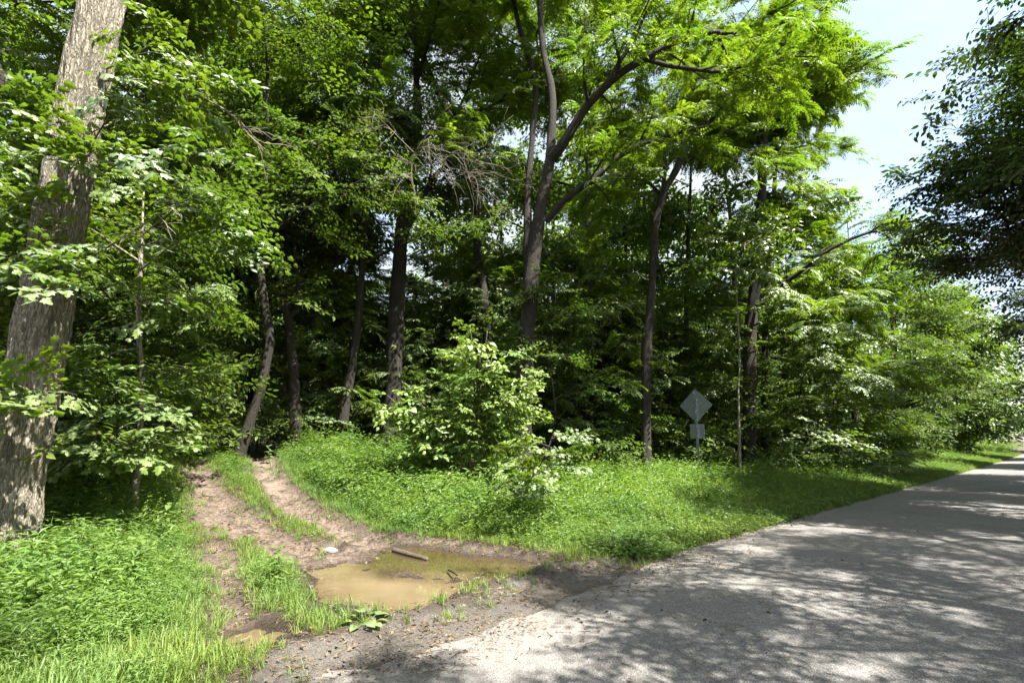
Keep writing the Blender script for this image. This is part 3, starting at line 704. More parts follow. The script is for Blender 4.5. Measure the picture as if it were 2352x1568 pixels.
big = tree('old_tree', 'thick dark trunk splitting in two behind the bare hanging branch', 'tree', T, [.36,.33,.31,.30,.24,.2,.18,.15,.12,.1,.07,.04],
     limbs=[(pxline([(930,530),(965,470),(1000,400),(1055,370),(1130,330)], (17, 15.5)), .14), (pxline([(930,500),(880,420),(800,385),(720,370),(640,330)], (17, 14)), .09)],
     auto=dict(n=12, t0=.45, len=5, el=20), tmpl='walnut', crown_kw=dict(scale=1.2, step=.27, nsub=7, sub=2.4))
bb = T[0]
dead_limb(big, bb, [(900,430),(850,405),(790,380),(720,372),(690,368)], (16, 12.5), .04, 9, 1.3, 'bare limb reaching left with grey twigs')
dead_limb(big, bb, [(960,470),(945,400),(955,345),(990,340),(1040,355),(1075,400),(1090,460)], (12.4, 11.6), .015, 34, 1.8, 'dead pale branch hanging with drooping bare twigs')
dead_limb(big, bb, [(950,350),(900,300),(870,270),(850,250)], (12.4, 11.8), .016, 12, 1.2, 'dead pale twigs pointing up left')
T = up_to(pxtrunk([(682,1005),(677,900),(665,760),(648,640),(642,560),(657,525),(664,470)], 15), 17)
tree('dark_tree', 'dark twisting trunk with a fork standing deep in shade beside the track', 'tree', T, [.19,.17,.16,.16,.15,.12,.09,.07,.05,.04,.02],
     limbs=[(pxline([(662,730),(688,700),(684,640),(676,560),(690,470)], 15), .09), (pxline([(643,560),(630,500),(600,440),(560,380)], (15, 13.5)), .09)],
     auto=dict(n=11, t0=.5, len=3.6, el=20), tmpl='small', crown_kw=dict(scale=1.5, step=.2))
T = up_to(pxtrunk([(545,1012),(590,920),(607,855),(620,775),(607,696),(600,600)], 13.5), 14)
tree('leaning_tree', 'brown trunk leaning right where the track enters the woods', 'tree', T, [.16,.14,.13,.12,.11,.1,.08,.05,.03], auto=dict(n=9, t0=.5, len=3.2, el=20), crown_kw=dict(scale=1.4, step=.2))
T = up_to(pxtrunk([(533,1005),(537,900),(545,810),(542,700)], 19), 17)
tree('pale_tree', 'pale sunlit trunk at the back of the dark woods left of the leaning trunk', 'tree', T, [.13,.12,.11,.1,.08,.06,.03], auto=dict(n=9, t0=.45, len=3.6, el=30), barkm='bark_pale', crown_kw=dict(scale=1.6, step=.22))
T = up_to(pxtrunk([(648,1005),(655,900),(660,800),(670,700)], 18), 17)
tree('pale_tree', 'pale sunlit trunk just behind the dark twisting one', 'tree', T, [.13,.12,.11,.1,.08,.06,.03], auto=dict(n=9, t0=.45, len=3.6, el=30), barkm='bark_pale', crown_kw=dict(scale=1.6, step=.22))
T = up_to(pxtrunk([(785,1010),(792,934),(808,850),(822,740),(831,635),(835,540)], 16), 16)
tree('leaning_tree', 'reddish brown trunk leaning right between the track and the thick trunk', 'tree', T, [.18,.17,.15,.14,.13,.11,.08,.05,.03], auto=dict(n=10, t0=.46, len=3.6, el=20), crown_kw=dict(scale=1.5, step=.2))
T = up_to(pxtrunk([(1715,1020),(1722,800),(1735,650),(1746,520),(1750,400),(1756,250)], 18.5), 15)
tree('roadside_tree', 'thick dark trunk behind the sign with a low limb leaning out over the road', 'tree', T, [.27,.25,.22,.19,.16,.12,.09,.06,.04],
     limbs=[(pxline([(1730,720),(1790,660),(1838,625),(1892,581),(1985,537),(2070,530),(2150,570)], (18.5, 15.5)), .10), (pxline([(1728,700),(1800,690),(1880,700),(1930,740)], (18.5, 15)), .06)],
     auto=dict(n=13, t0=.4, len=3.6, el=15), tmpl='walnut', crown_kw=dict(scale=1.4, step=.22, nsub=7, sub=1.8))
T = up_to(pxtrunk([(1750,1015),(1757,760),(1768,600),(1778,450),(1785,300)], 20), 15)
tree('slender_tree', 'straight dark trunk just right of the thick one behind the sign', 'tree', T, [.14,.13,.12,.1,.08,.06,.04,.03], auto=dict(n=10, t0=.4, len=4, el=25), tmpl='walnut', crown_kw=wal)
T = up_to(pxtrunk([(1692,1015),(1696,900),(1699,840),(1697,766),(1690,640)], 16.5), 8)
tree('sapling', 'pale thin pole of a sapling right of the diamond sign', 'tree', T, [.045,.04,.036,.03,.025,.02], auto=dict(n=8, t0=.55, len=1.6, el=20), barkm='bark_pale', tmpl='maple', crown_kw=dict(scale=1.1, step=.2, nsub=4, sub=.8))

# leafy maple sapling beside the big trunk
T = pxtrunk([(330,1050),(326,900),(318,760),(322,620),(326,530),(330,440)], 8.2)
sap_lines = [pxline(p_, (8.1, y_)) for p_, y_ in [([(322,620),(400,560),(470,530),(540,545),(600,590)], 7.3), ([(326,540),(420,470),(500,480),(580,540)], 7.5), ([(318,700),(370,690),(430,720)], 7.6), ([(322,900),(350,920),(370,935)], 7.5), ([(324,800),(260,810),(200,850),(170,900)], 7.2), ([(325,880),(270,900),(220,940),(180,980)], 7.2), ([(327,960),(280,980),(240,1020),(200,1060)], 7.2), ([(326,950),(300,1000),(330,1020),(370,1010)], 7.3)]]
sapl = tree('maple_sapling', 'slim maple sapling with bright star shaped leaves right of the huge trunk', 'tree', T, [.055,.05,.045,.04,.03,.015],
     limbs=[(pxline([(322,620),(400,560),(470,530),(540,545),(600,590)], (8.2, 7.4)), .02), (pxline([(320,600),(260,560),(200,520),(160,500)], (8.2, 7.5)), .018),
            (pxline([(318,700),(370,690),(430,720)], (8.2, 7.7)), .014), (pxline([(326,540),(420,470),(500,480),(580,540)], (8.2, 7.6)), .016),
            (pxline([(322,900),(350,920),(370,935)], (8.2, 7.6)), .012), (pxline([(324,800),(260,810),(200,850),(170,900)], (8.2, 7.3)), .014),
            (pxline([(325,880),(270,900),(220,940),(180,980)], (8.2, 7.3)), .014), (pxline([(327,960),(280,980),(240,1020),(200,1060)], (8.2, 7.3)), .014),
            (pxline([(326,950),(300,1000),(330,1020),(370,1010)], (8.2, 7.4)), .012)],
     tmpl='maple', barkm='bark_pale', crown_kw=dict(scale=.85, step=.15, nsub=4, sub=.55), sides=8)

leaf_parts(sapl, T[0], sap_lines, 220, .10, .15, maple_meshes)
# ---- trees along both sides of the road
def road_pt(s, q):
    x, y = road_xy(np.array([float(s)]), np.array([float(q)])); x, y = float(x[0]), float(y[0]); return np.array((x, y, H(x, y) - .1))
def straight(base, h, lean=(0, 0), n=6):
    t = [base]
    for k in range(n): t.append(t[-1] + np.array((lean[0], lean[1], 1)) * h / n + np.array((*rng.normal(0, .10, 2), 0)))
    return np.array(t)
AXV = np.array((AX, AY)); NV = np.array((-AY, AX))
def az_of(v): return math.atan2(v[1], v[0])
for k, (s_, q_, h, lab) in enumerate([
    (24, 9.0, 12, 'bushy tree at the forest edge just beyond the diamond sign'), (30, 8.0, 12.5, 'round crowned tree leaning to the road past the sign'),
    (38, 8.2, 12.5, 'yellow green tree halfway down the left roadside'), (47, 8.0, 13, 'tall tree on the left where the road narrows away'),
    (58, 8.2, 13, 'distant hazy tree on the left of the road'), (72, 8.2, 13, 'far pale tree at the left bend of the road'), (90, 7.8, 12, 'farthest small tree on the left by the road end')]):
    tree('roadside_tree', lab, 'tree', straight(road_pt(s_, q_), h, tuple(-NV * .06)), [.2,.17,.14,.1,.05,.02], auto=dict(n=15, t0=.14, len=4.0, el=8, az=az_of(-NV), bias=.45),
         tmpl=('walnut', 'small', 'small', 'clump', 'clump', 'clump', 'clump')[k], crown_kw=dict(scale=(1.4, 1.6, 1.8, 1.7, 2, 2.2, 2.4)[k], step=(.24, .2, .2, .26, .3, .34, .4)[k], nsub=6, sub=1.8))
for k, (s_, q_, h, ln, t0, lab) in enumerate([
    (16.5, -3.2, 10.3, 5.7, .42, 'dark tree on the right side of the road reaching over the asphalt'), (26, -3.4, 11.4, 5.7, .28, 'big backlit tree with yellowish crown right of the road'),
    (39, -3.8, 10, 4.8, .26, 'backlit tree further down the right side of the road'), (50, -4.2, 10, 4.2, .34, 'low shady tree on the right of the far road'),
    (64, -4.4, 10, 4.2, .3, 'distant dark tree on the right where the road climbs')]):
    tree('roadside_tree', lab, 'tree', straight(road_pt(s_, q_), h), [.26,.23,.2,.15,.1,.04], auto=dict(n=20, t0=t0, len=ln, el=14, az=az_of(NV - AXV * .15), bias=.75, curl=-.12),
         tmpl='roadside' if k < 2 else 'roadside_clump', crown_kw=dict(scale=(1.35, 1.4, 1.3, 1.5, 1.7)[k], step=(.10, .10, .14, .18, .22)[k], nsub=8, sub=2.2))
# trees at the viewer's side of the road: one hangs a branch into the picture, all dapple the asphalt
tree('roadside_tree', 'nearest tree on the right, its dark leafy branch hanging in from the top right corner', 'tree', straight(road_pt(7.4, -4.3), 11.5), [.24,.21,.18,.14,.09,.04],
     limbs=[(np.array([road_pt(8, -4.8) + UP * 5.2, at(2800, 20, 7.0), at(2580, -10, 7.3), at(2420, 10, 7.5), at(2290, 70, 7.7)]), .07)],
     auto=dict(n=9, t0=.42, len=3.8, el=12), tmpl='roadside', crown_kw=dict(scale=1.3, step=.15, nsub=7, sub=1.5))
SHADE = [(-1.2, -5.4, 15), (2.6, -4.6, 8.7), (11.8, -4.3, 11.5)]
for s_, q_, h in SHADE:
    tree('roadside_tree', ('tall tree behind the viewer shading the near left grass', 'tree beside the viewer shading the near asphalt', 'second tree along the right roadside dappling the asphalt')[SHADE.index((s_, q_, h))], 'tree', straight(road_pt(s_, q_), h), [.24,.21,.18,.14,.09,.04],
         auto=dict(n=9, t0=.42 if h < 14 else .58, len=3.8, el=12), tmpl='roadside', crown_kw=dict(scale=1.35, step=.15, nsub=7, sub=1.5))

# ---- the woods behind: a few designs, copied
def copy_tree(o, loc, rz, sc_):
    r = o.copy(); COL.objects.link(r); r.location = loc; r.rotation_euler = (0, 0, rz); r.scale = (sc_,) * 3
    for ch in o.children:
        c = ch.copy(); COL.objects.link(c); c.parent = r
    return r
ZONES = [(330, 'behind the huge furrowed trunk'), (640, 'beyond the end of the dirt track'), (860, 'between the track and the thick split trunk'), (1060, 'behind the thick split trunk'),
         (1290, 'behind the middle forked tree'), (1440, 'between the two forked trees'), (1590, 'behind the Y-forked tree'), (1830, 'behind the diamond sign'), (9999, 'on the roadside past the sign')]
def zone(x, y):
    px = 1176 + F_PX * x / max(y * CP, .1) * .98
    return next(t for lim, t in ZONES if px < lim)
def depth_word(y): return 'front row' if y < 17 else ('middle row' if y < 27 else ('back row' if y < 40 else 'farthest row'))
def zone_tag(o, what, x, y):
    o['label'] = what + ', ' + depth_word(y) + ' ' + zone(x, y); o['group'] = what.split(' with ')[0] + ' ' + zone(x, y)
def clear_of(p, ds):
    return all(math.hypot(p[0] - q[0], p[1] - q[1]) > dd for q, dd in ds)
designs = []
WOOD_LABEL = 'slim dark tree deep in the shaded woods behind the front trunks'
for k in range(6):
    h = rng.uniform(15, 19); b_ = np.zeros(3)
    designs.append(tree('woodland_tree', WOOD_LABEL, 'tree', straight(b_, h, (rng.normal(0, .05), rng.normal(0, .05))), [.17,.15,.13,.1,.07,.03], auto=dict(n=8, t0=.3, len=4.6, el=22), group='trees in the shaded woods',
                        tmpl='clump', crown_kw=dict(scale=1.6, step=.37, nsub=7, sub=2.2), sides=8))
spots = []
for gy_ in np.arange(20, 56, 5.2):
    for gx_ in np.arange(-56, 52, 5.2):
        p = np.array((gx_ + rng.uniform(-1.9, 1.9), gy_ + rng.uniform(-1.9, 1.9)))
        s_, q_ = road_sq(np.array([p[0]]), np.array([p[1]]))
        if q_[0] < 11.5 or abs(p[0]) > p[1] * 1.02 + 3: continue
        if abs(p[0] / p[1] + .50) < .05 and p[1] < 30: continue
        if p[0] / p[1] > -.38 and rng.random() < .42: continue
        spots.append(p)
for gx_, gy_ in [(-13, 9.5), (-15, 13), (-11.5, 16), (-9.5, 19)]: spots.append(np.array((gx_, gy_)))
for k, p in enumerate(spots):
    loc = (p[0], p[1], H(p[0], p[1]) - .1); sc_ = rng.uniform(.8, 1.2); d = designs[k % 6]
    if k < 6: d.location = loc; d.rotation_euler = (0, 0, rng.uniform(0, 6.28)); r = d
    else: r = copy_tree(d, loc, rng.uniform(0, 6.28), sc_)
    zone_tag(r, ('slim', 'medium', 'stout')[0 if sc_ < .93 else (1 if sc_ < 1.07 else 2)] + ' dark woodland tree', p[0], p[1])
# ---- understory saplings and edge shrubs
def sapling_design(name, label, group, h, tm, ln, n, scale, step, sub, t0=.12):
    return tree(name, label, 'tree' if 'sapling' in name else 'shrub', straight(np.zeros(3), h), [.035,.03,.02,.012], group=group, auto=dict(n=n, t0=t0, len=ln, el=16, curl=-.1), tmpl=tm,
                crown_kw=dict(scale=scale, step=step, nsub=4, sub=sub), sides=6)
SL = 'young understory sapling with flat layered leaves among the trunks'
SH = 'leafy green shrub in the thicket along the forest edge'
sap = [sapling_design('understory_sapling', SL, 'saplings under the tall trees', 4.5, 'maple', 1.7, 11, 1.15, .22, .8),
       sapling_design('understory_sapling', SL, 'saplings under the tall trees', 5.5, 'small', 2.0, 12, 1.3, .2, .9),
       sapling_design('understory_sapling', SL, 'saplings under the tall trees', 3.4, 'small', 1.5, 10, 1.2, .18, .7),
       sapling_design('understory_sapling', SL, 'saplings under the tall trees', 6.5, 'walnut', 2.0, 12, 1.15, .26, 1.0, .2)]
sap.append(sapling_design('understory_sapling', SL, 'saplings under the tall trees', 8.0, 'walnut', 2.3, 16, 1.2, .24, 1.1, .25))
sap.append(sapling_design('understory_sapling', SL, 'saplings under the tall trees', 7.0, 'maple', 2.1, 15, 1.15, .2, 1.0, .2))
shr = [sapling_design('edge_shrub', SH, 'shrubs along the forest edge', 2.0, 'maple', 1.1, 11, 1.0, .17, .55, .05),
       sapling_design('edge_shrub', SH, 'shrubs along the forest edge', 2.6, 'small', 1.3, 12, 1.1, .15, .6, .05),
       sapling_design('edge_shrub', SH, 'shrubs along the forest edge', 1.5, 'weed', .9, 9, 1.2, .17, .5, .03)]
used = {}
def place(designs_, k, p, smin, smax):
    if .185 < p[0] / max(p[1], .1) < .47 and p[1] < 18.3: return
    d = designs_[k]; loc = (p[0], p[1], H(p[0], p[1]) - .05)
    if d.name not in used: used[d.name] = 1; d.location = loc; d.rotation_euler = (0, 0, rng.uniform(0, 6.28)); r = d
    else: r = copy_tree(d, loc, rng.uniform(0, 6.28), rng.uniform(smin, smax))
    zone_tag(r, (['sapling with star shaped leaves', 'sapling with small oval leaves', 'short sapling with small leaves', 'sapling with feathery leaves', 'tall sapling with feathery leaves', 'tall sapling with star shaped leaves'] if designs_ is sap else ['low shrub with star shaped leaves', 'bushy shrub with small leaves', 'low weedy shrub'])[k], p[0], p[1])
cnt = 0
for s_ in np.arange(13.5, 75, 1.9):
    for row, (qa, qb) in enumerate([(10.2, 11.8), (12.5, 15), (16, 19)]):
        if s_ > 45 and row == 2: continue
        p = road_pt(s_ + rng.uniform(-.9, .9), rng.uniform(qa, qb) - (2.2 if s_ > 20 and row == 0 else 0))
        if row == 0: place(shr, cnt % 3, p, .75, 1.25)
        else: place(sap, int(rng.integers(4)), p, .7, 1.2)
        cnt += 1
for k in range(60):
    y = rng.uniform(16, 40); x = rng.uniform(-1.0, .55) * y; s_, q_ = road_sq(np.array([x]), np.array([y]))
    if q_[0] < 13 or (y < 22 and -.62 < x / y < -.3): continue
    place(sap, int(rng.integers(4)), (x, y), .6, 1.1)
for px, py, Y in [(1250,1000,14.5),(1800,1000,19),(60,1000,9.5),(150,1000,10),(230,1000,10.5),(120,1000,9),(270,1000,9.4)]:
    p = at(px, py, Y); place(shr if rng.random() < .6 else sap, int(rng.integers(3)), p, .8, 1.2)
for px, Y, k in [(1000,19.5,5),(1120,20,4),(1300,18.5,4),(1390,18,1),(1420,19.5,5),(1660,20.5,4),(760,19.5,4),(590,19,1),(430,14,2),(240,11.5,1),(160,11,4),(60,9.6,5),(1850,20,5),(1900,24,4),(880,18.5,2),(1510,19.6,1),(1570,19,2),(1660,19.4,1),(1360,17,3),(1460,20.5,5),(700,17,5),(820,18,4),(620,16.2,1)]:
    place(sap, k, at(px, 1000, Y), .85, 1.15)
# far-off woods that close the view between the trunks
sp = Sprays(); n = 5200
x = rng.uniform(-95, 60, n); y = rng.uniform(56, 80, n); s_, q_ = road_sq(x, y); k = q_ > 12; x, y = x[k], y[k]
z = h_base(x, y) + rng.random(len(x)) ** 1.25 * 15
scatter('distant_woods', 'clump', np.stack([x, y, z], -1), np.stack([rng.normal(0, .4, len(x)), rng.normal(0, .3, len(x)), rng.uniform(0, 6.28, len(x))], -1), rng.uniform(3, 5, len(x)))
tag(bpy.data.objects['distant_woods'], 'mass of far green woods seen between the trunks', 'woods')
sp = Sprays(); n = 1500
s_ = rng.uniform(95, 190, n); q_ = np.where(rng.random(n) < .6, rng.uniform(7, 26, n), rng.uniform(-24, -5, n)); x, y = road_xy(s_, q_)
z = h_base(x, y) + rng.random(n) ** 1.2 * 12
scatter('roadside_woods', 'clump', np.stack([x, y, z], -1), np.stack([rng.normal(0, .4, n), rng.normal(0, .3, n), rng.uniform(0, 6.28, n)], -1), rng.uniform(3, 5, n))
tag(bpy.data.objects['roadside_woods'], 'far hazy trees massed at the end of the road', 'woods')

# ------------------------------------------------------------------ centre bush with large pale leaves
bb = g(1092, 1140); bb[2] = H(bb[0], bb[1]) - .05
bush = tag(empty('broadleaf_bush', tuple(bb)), 'bright bush with large round pale leaves in the middle of the weedy bank', 'bush')
stem_tips = [(1080,745),(1120,760),(1175,800),(1215,840),(1225,900),(1050,800),(1010,860),(960,905),(890,908),(1000,930),(1060,960),(1130,900),(1180,950),(1200,1000),(1140,1010),(1040,900),(1100,840),(1210,880),(980,990),(1160,870),(1110,950),(1070,770),(1100,790),(1130,820),(905,925),(945,900),(1000,960),(1020,1000),(1110,870)]
leaf_meshes = []
for k in range(5):
    mb = MB(); l = 1.0
    prof = [(0, 0), (-.06, .22), (.1, .42), (.38, .47), (.66, .33), (.86, .14), (1.0, 0)]
    V = []; cup = rng.uniform(.05, .28); dr = rng.uniform(.15, .4)
    for a, b_ in prof: V.append((a, b_, cup * b_ * b_ * 3 - dr * a * a))
    for a, b_ in prof[1:-1][::-1]: V.append((a, -b_, cup * b_ * b_ * 3 - dr * a * a))
    mid = [(.25, 0, -dr * .06), (.6, 0, -dr * .36)]
    V += mid; f = [[0, 1, 12], [1, 2, 12], [2, 3, 12], [3, 13, 12], [3, 4, 13], [4, 5, 13], [5, 6, 13], [6, 7, 13], [7, 8, 13], [8, 9, 13], [9, 12, 13], [9, 10, 12], [10, 11, 12], [11, 0, 12]]
    mb.add(V, f); leaf_meshes.append(mb.mesh('leaf', M['ovate'], True))
cands = []; stems = MB(); sp = Sprays()
for px, py in stem_tips:
    Yt = rng.uniform(bb[1] - 1.0, bb[1] + .3); tip = at(px, py, Yt); mid = (bb + tip) / 2 + np.array((rng.normal(0, .1), rng.normal(0, .1), .25))
    P = resample(np.array([bb, mid, tip]), 12) - bb; tube(stems, P, np.linspace(.016, .004, 12), 5)
    for k in range(26):
        t_ = .35 + .65 * rng.random() ** .7; i = min(int(t_ * 11), 10); c = P[i] + rng.normal(0, .15, 3) * np.array((1, 1, .6)); a = rng.uniform(0, 6.28)
        cands.append((c, a, rng.uniform(.115, .195)))
    sp.along(P, .4, .18, .85)
obj('stem', stems.mesh('stem', M['twig'], True), bush)
cands.sort(key=lambda c: (c[0] + bb)[1])
for c, a, sz in cands[:300]:
    o = bpy.data.objects.new('leaf', leaf_meshes[int(rng.integers(5))]); COL.objects.link(o); o.parent = bush
    o.location = c; o.scale = (sz,) * 3; o.rotation_euler = (rng.normal(0, .35), rng.normal(.15, .35), a)
scatter('foliage', 'ovate', *sp.get(), parent=bush)
# maple sprig beside it
T = np.array([g(1205, 1190), g(1205, 1190) + UP * .5, at(1245, 1060, 8.4), at(1270, 1000, 8.3)])
tree('maple_sprig', 'small sunlit maple with pointed leaves at the foot of the bright bush', 'shrub', T, [.015,.012,.008], auto=dict(n=8, t0=.35, len=.4, el=10), tmpl='maple', crown_kw=dict(scale=.65, step=.11, nsub=3, sub=.3), sides=5)

# ------------------------------------------------------------------ road sign seen from behind
c1 = at(1598, 931, 16.6); c2 = at(1600, 990, 16.6); gz = H(c1[0], c1[1])
sign = tag(empty('road_sign', (c1[0], c1[1], gz)), 'back of a diamond road sign with a small square plate on a steel post', 'sign')
sign.rotation_euler = (0, 0, -R(47.5) + R(6))
def plate(name, half, zc, diamond, rad=.04):
    mb = MB(); pts = []
    for k in range(4):
        a = math.pi / 4 + k * math.pi / 2; cx, cz = (half - rad) * (1 if math.cos(a) > 0 else -1), (half - rad) * (1 if math.sin(a) > 0 else -1)
        for j in range(5): b_ = a - math.pi / 4 + j * math.pi / 8; pts.append((cx + rad * math.cos(b_), cz + rad * math.sin(b_)))
    if diamond: c_, s_ = math.cos(math.pi / 4), math.sin(math.pi / 4); pts = [(x * c_ - z * s_, x * s_ + z * c_) for x, z in pts]
    n = len(pts); V = [(x, .0, z + zc) for x, z in pts] + [(x, .004, z + zc) for x, z in pts]
    mb.add(V, [list(range(n)), list(range(2 * n - 1, n - 1, -1))] + [[k, k + n, (k + 1) % n + n, (k + 1) % n] for k in range(n)])
    return obj(name, mb.mesh(name, M['alu']), sign)
z1, z2 = c1[2] - gz, c2[2] - gz
plate('diamond_plate', .375, z1, True); plate('square_plate', .225, z2, False)
mb = MB(); u = [(-.042, -.035), (-.030, -.035), (-.022, -.006), (.022, -.006), (.030, -.035), (.042, -.035), (.042, -.031), (.032, -.031), (.025, -.002), (-.025, -.002), (-.032, -.031), (-.042, -.031)]
n = len(u); mb.add([(x, y, -.4) for x, y in u] + [(x, y, z1 + .44) for x, y in u], [[k, (k + 1) % n, (k + 1) % n + n, k + n] for k in range(n)] + [list(range(n - 1, -1, -1)), list(range(n, 2 * n))])
obj('post', mb.mesh('post', M['galv']), sign)
mb = MB(); tube(mb, [(0, 0, 0), (0, -.016, 0)], [.016, .016], 6); bm_ = mb.mesh('bolt', M['bolt'])
for x, z in [(0, z1 + .2), (0, z1 - .2), (.07, z1 + .02), (.17, z1 + .06), (-.07, z1 + .02), (-.05, z1 + .16), (.05, z1 + .16), (0, z2 + .15), (0, z2 - .15), (.05, z1 - .14), (-.05, z1 - .02)]:
    o = bpy.data.objects.new('bolt', bm_); COL.objects.link(o); o.parent = sign; o.location = (x, -.036 if abs(x) < .03 else -.001, z)

# ------------------------------------------------------------------ ground cover
def cover(name, tmpl, xr, yr, n, dens, s0, s1, label, cat, lift=-.01, upright=.12):
    x = rng.uniform(*xr, n); y = rng.uniform(*yr, n)
    return cover_pts(name, tmpl, x, y, dens, s0, s1, label, cat, lift, upright)
def cover_pts(name, tmpl, x, y, dens, s0, s1, label, cat, lift=-.01, upright=.12):
    d, sm = dens(x, y); k = rng.random(len(x)) < d; x, y, sm = x[k], y[k], sm[k]; n = len(x)
    z = height(x, y); s_, q_ = road_sq(x, y); el_ = edge_l(s_); t_ = (el_ - q_) / (el_ - EDGE_R)
    z = np.where(t_ > 0, np.maximum(z, road_z(s_) - .034 + .05 * (1 - (2 * t_ - 1) ** 2) + .022 * np.clip(t_ / .1, 0, 1)), z) + lift
    ln = .9 if upright > .1 else 0
    e = np.stack([rng.normal(0, upright, n) + ln * fbm2(x, y, 1.6, 101), rng.normal(0, upright, n) + ln * fbm2(x, y, 1.6, 111), rng.uniform(0, 6.28, n)], -1)
    o = scatter(name, tmpl, np.stack([x, y, z], -1), e, rng.uniform(s0, s1, n) * sm); tag(o, label, cat); return o
def bare(x, y):
    nz, nf, ra, rb, rc, md, sh, pa, pb, pc = fields(x, y); s, q = road_sq(x, y)
    b_ = np.minimum.reduce([ra, rb, rc, md - .05, sh]); off = q - edge_l(s); return b_, off, q, s, nz, np.minimum(np.minimum(pa, pb), pc)
def in_view(x, y): return np.abs(x) < y * 1.02 + 1.0
def d_stilt(x, y):
    b_, off, q, s, nz, pu = bare(x, y); track = np.minimum(poly_sd(x, y, RUT_A), np.minimum(poly_sd(x, y, RUT_B), poly_sd(x, y, RUT_C)))
    d = sstep(.05, .3, b_) * sstep(.35, 1.6, off + nz * .8) * in_view(x, y) * (pu > .1)
    size = .45 + .75 * sstep(.1, .9, b_) * sstep(.6, 3, off); size *= 1 + 1.1 * nz + .9 * fbm2(x, y, 2.2, 121, 2); d = d * sstep(-.34, -.12, fbm2(x, y, 2.6, 131, 3)); size *= 1 - .45 * np.exp(-((x - tb[0]) ** 2 + (y - tb[1] + .5) ** 2) / 1.2); size *= 1 + .12 * sstep(8.3, 9.5, q) * sstep(3, 4.5, s)
    return d * sstep(26, 14, q), size
cover('stiltgrass', 'stilt', (-13, 6), (3.0, 15), 85000, d_stilt, .65, 1.15, 'bright bamboo-like grass covering the verge and the bank by the track', 'grass')
def d_stilt2(x, y):
    b_, off, q, s, nz, pu = bare(x, y); return sstep(.1, 1.2, off + nz) * sstep(13, 8, q) * in_view(x, y) * (s > 6), .55 + .8 * sstep(.5, 4, off) + .3 * nz
ns = 26000; s_ = rng.uniform(6, 75, ns) ; s_ = 6 + (s_ - 6) ** 1.25 / 69 ** .25; x, y = road_xy(s_, rng.uniform(4.0, 13, ns))
cover_pts('verge_weeds', 'stilt', x, y, d_stilt2, .9, 1.6, 'green weeds on the bank along the left side of the road', 'weeds')
def d_grass(x, y):
    b_, off, q, s, nz, pu = bare(x, y); v = np.maximum(sstep(-.12, .10, b_) * sstep(.7, .1, b_), sstep(-.05, .25, off) * sstep(1.9, .7, off) * (b_ > .02))
    v = np.maximum(v, .22 * (b_ > -.3) * (nz > -.02)); return v * (off > -.02) * (pu > .12) * in_view(x, y), .7 + .5 * sstep(0, .5, b_)
cover('short_grass', 'grass', (-10, 8), (3.0, 14), 42000, d_grass, .55, 1.0, 'short grass growing between the wheel ruts and along the road edge', 'grass')
ns = 16000; s_ = rng.uniform(8, 60, ns); x, y = road_xy(s_, rng.uniform(4.0, 6.2, ns))
cover_pts('mown_verge', 'grass', x, y, lambda x, y: (sstep(-.15, .15, road_sq(x, y)[1] - edge_l(road_sq(x, y)[0])) * in_view(x, y), np.ones_like(x)), .7, 1.2, 'low mown grass strip beside the asphalt', 'grass')
ns = 9000; s_ = rng.uniform(6, 40, ns); x, y = road_xy(s_, rng.uniform(4.1, 6.0, ns))
cover_pts('clover_patch', 'low', x, y, lambda x, y: (sstep(-.1, .2, road_sq(x, y)[1] - edge_l(road_sq(x, y)[0])) * in_view(x, y) * (bare(x, y)[0] > .05), np.ones_like(x)), .9, 1.7, 'low round-leaved weeds creeping along the asphalt edge', 'weeds')
def d_weed(x, y):
    b_, off, q, s, nz, pu = bare(x, y); return sstep(.15, .5, b_) * sstep(.8, 2.5, off) * in_view(x, y) * (pu > .2) * np.clip(.25 + 2.2 * nz, 0.02, 1), .7 + .5 * sstep(1, 4, off)
cover('broad_weeds', 'weed', (-11, 9), (3.0, 17), 5500, d_weed, .5, 1.2, 'broad leaved weeds poking through the grass', 'weeds')
ns = 7000; s_ = 6 + 50 * rng.random(ns) ** 1.3; x, y = road_xy(s_, rng.uniform(5.2, 12, ns))
cover_pts('bank_weeds', 'weed', x, y, lambda x, y: (np.clip(.35 + 2.2 * fbm2(x, y, .7, 141), 0, 1) * in_view(x, y) * (bare(x, y)[0] > .2), .8 + .8 * sstep(1, 4, bare(x, y)[1])), .55, 1.0, 'rank broad leaved weeds on the roadside bank', 'weeds')
def d_forest(x, y):
    s, q = road_sq(x, y); nz = fbm2(x, y, .5, 61); return sstep(11, 14, q) * in_view(x, y) * np.clip(.30 + 2.0 * nz, 0, 1), 1 + nz
cover('forest_floor_plants', 'weed', (-40, 30), (13, 40), 9000, d_forest, .8, 1.6, 'low shaded plants on the forest floor', 'weeds')
def d_litter(x, y):
    b_, off, q, s, nz, pu = bare(x, y); sh = poly_sd(x, y, SHOULDER)
    v = np.maximum(sstep(.25, -.1, sh + nz * .6) * np.clip(.45 + 2.5 * nz, .05, 1), .35 * (b_ < .1)); v = np.maximum(v, np.exp(-(off / .25) ** 2) * .6); v = np.maximum(v, sstep(-1.1, -.1, off) * (s < 7.5) * np.clip(.35 + 2.5 * nz, .03, .9)); v = np.maximum(v, .02)
    return v * (off > -2.5) * (pu > .05), np.ones_like(x)
cover('leaf_litter', 'litter', (-6, 7), (3.0, 11), 13000, d_litter, .5, 1.3, 'dark leaf and twig litter along the road edge', 'litter', lift=.004, upright=.05)
def d_peb(x, y):
    b_, off, q, s, nz, pu = bare(x, y); return np.maximum(sstep(.3, -.1, poly_sd(x, y, SHOULDER)) * .9, .25 * (b_ < 0)) * (off > -.9) * (pu > .05), np.ones_like(x)
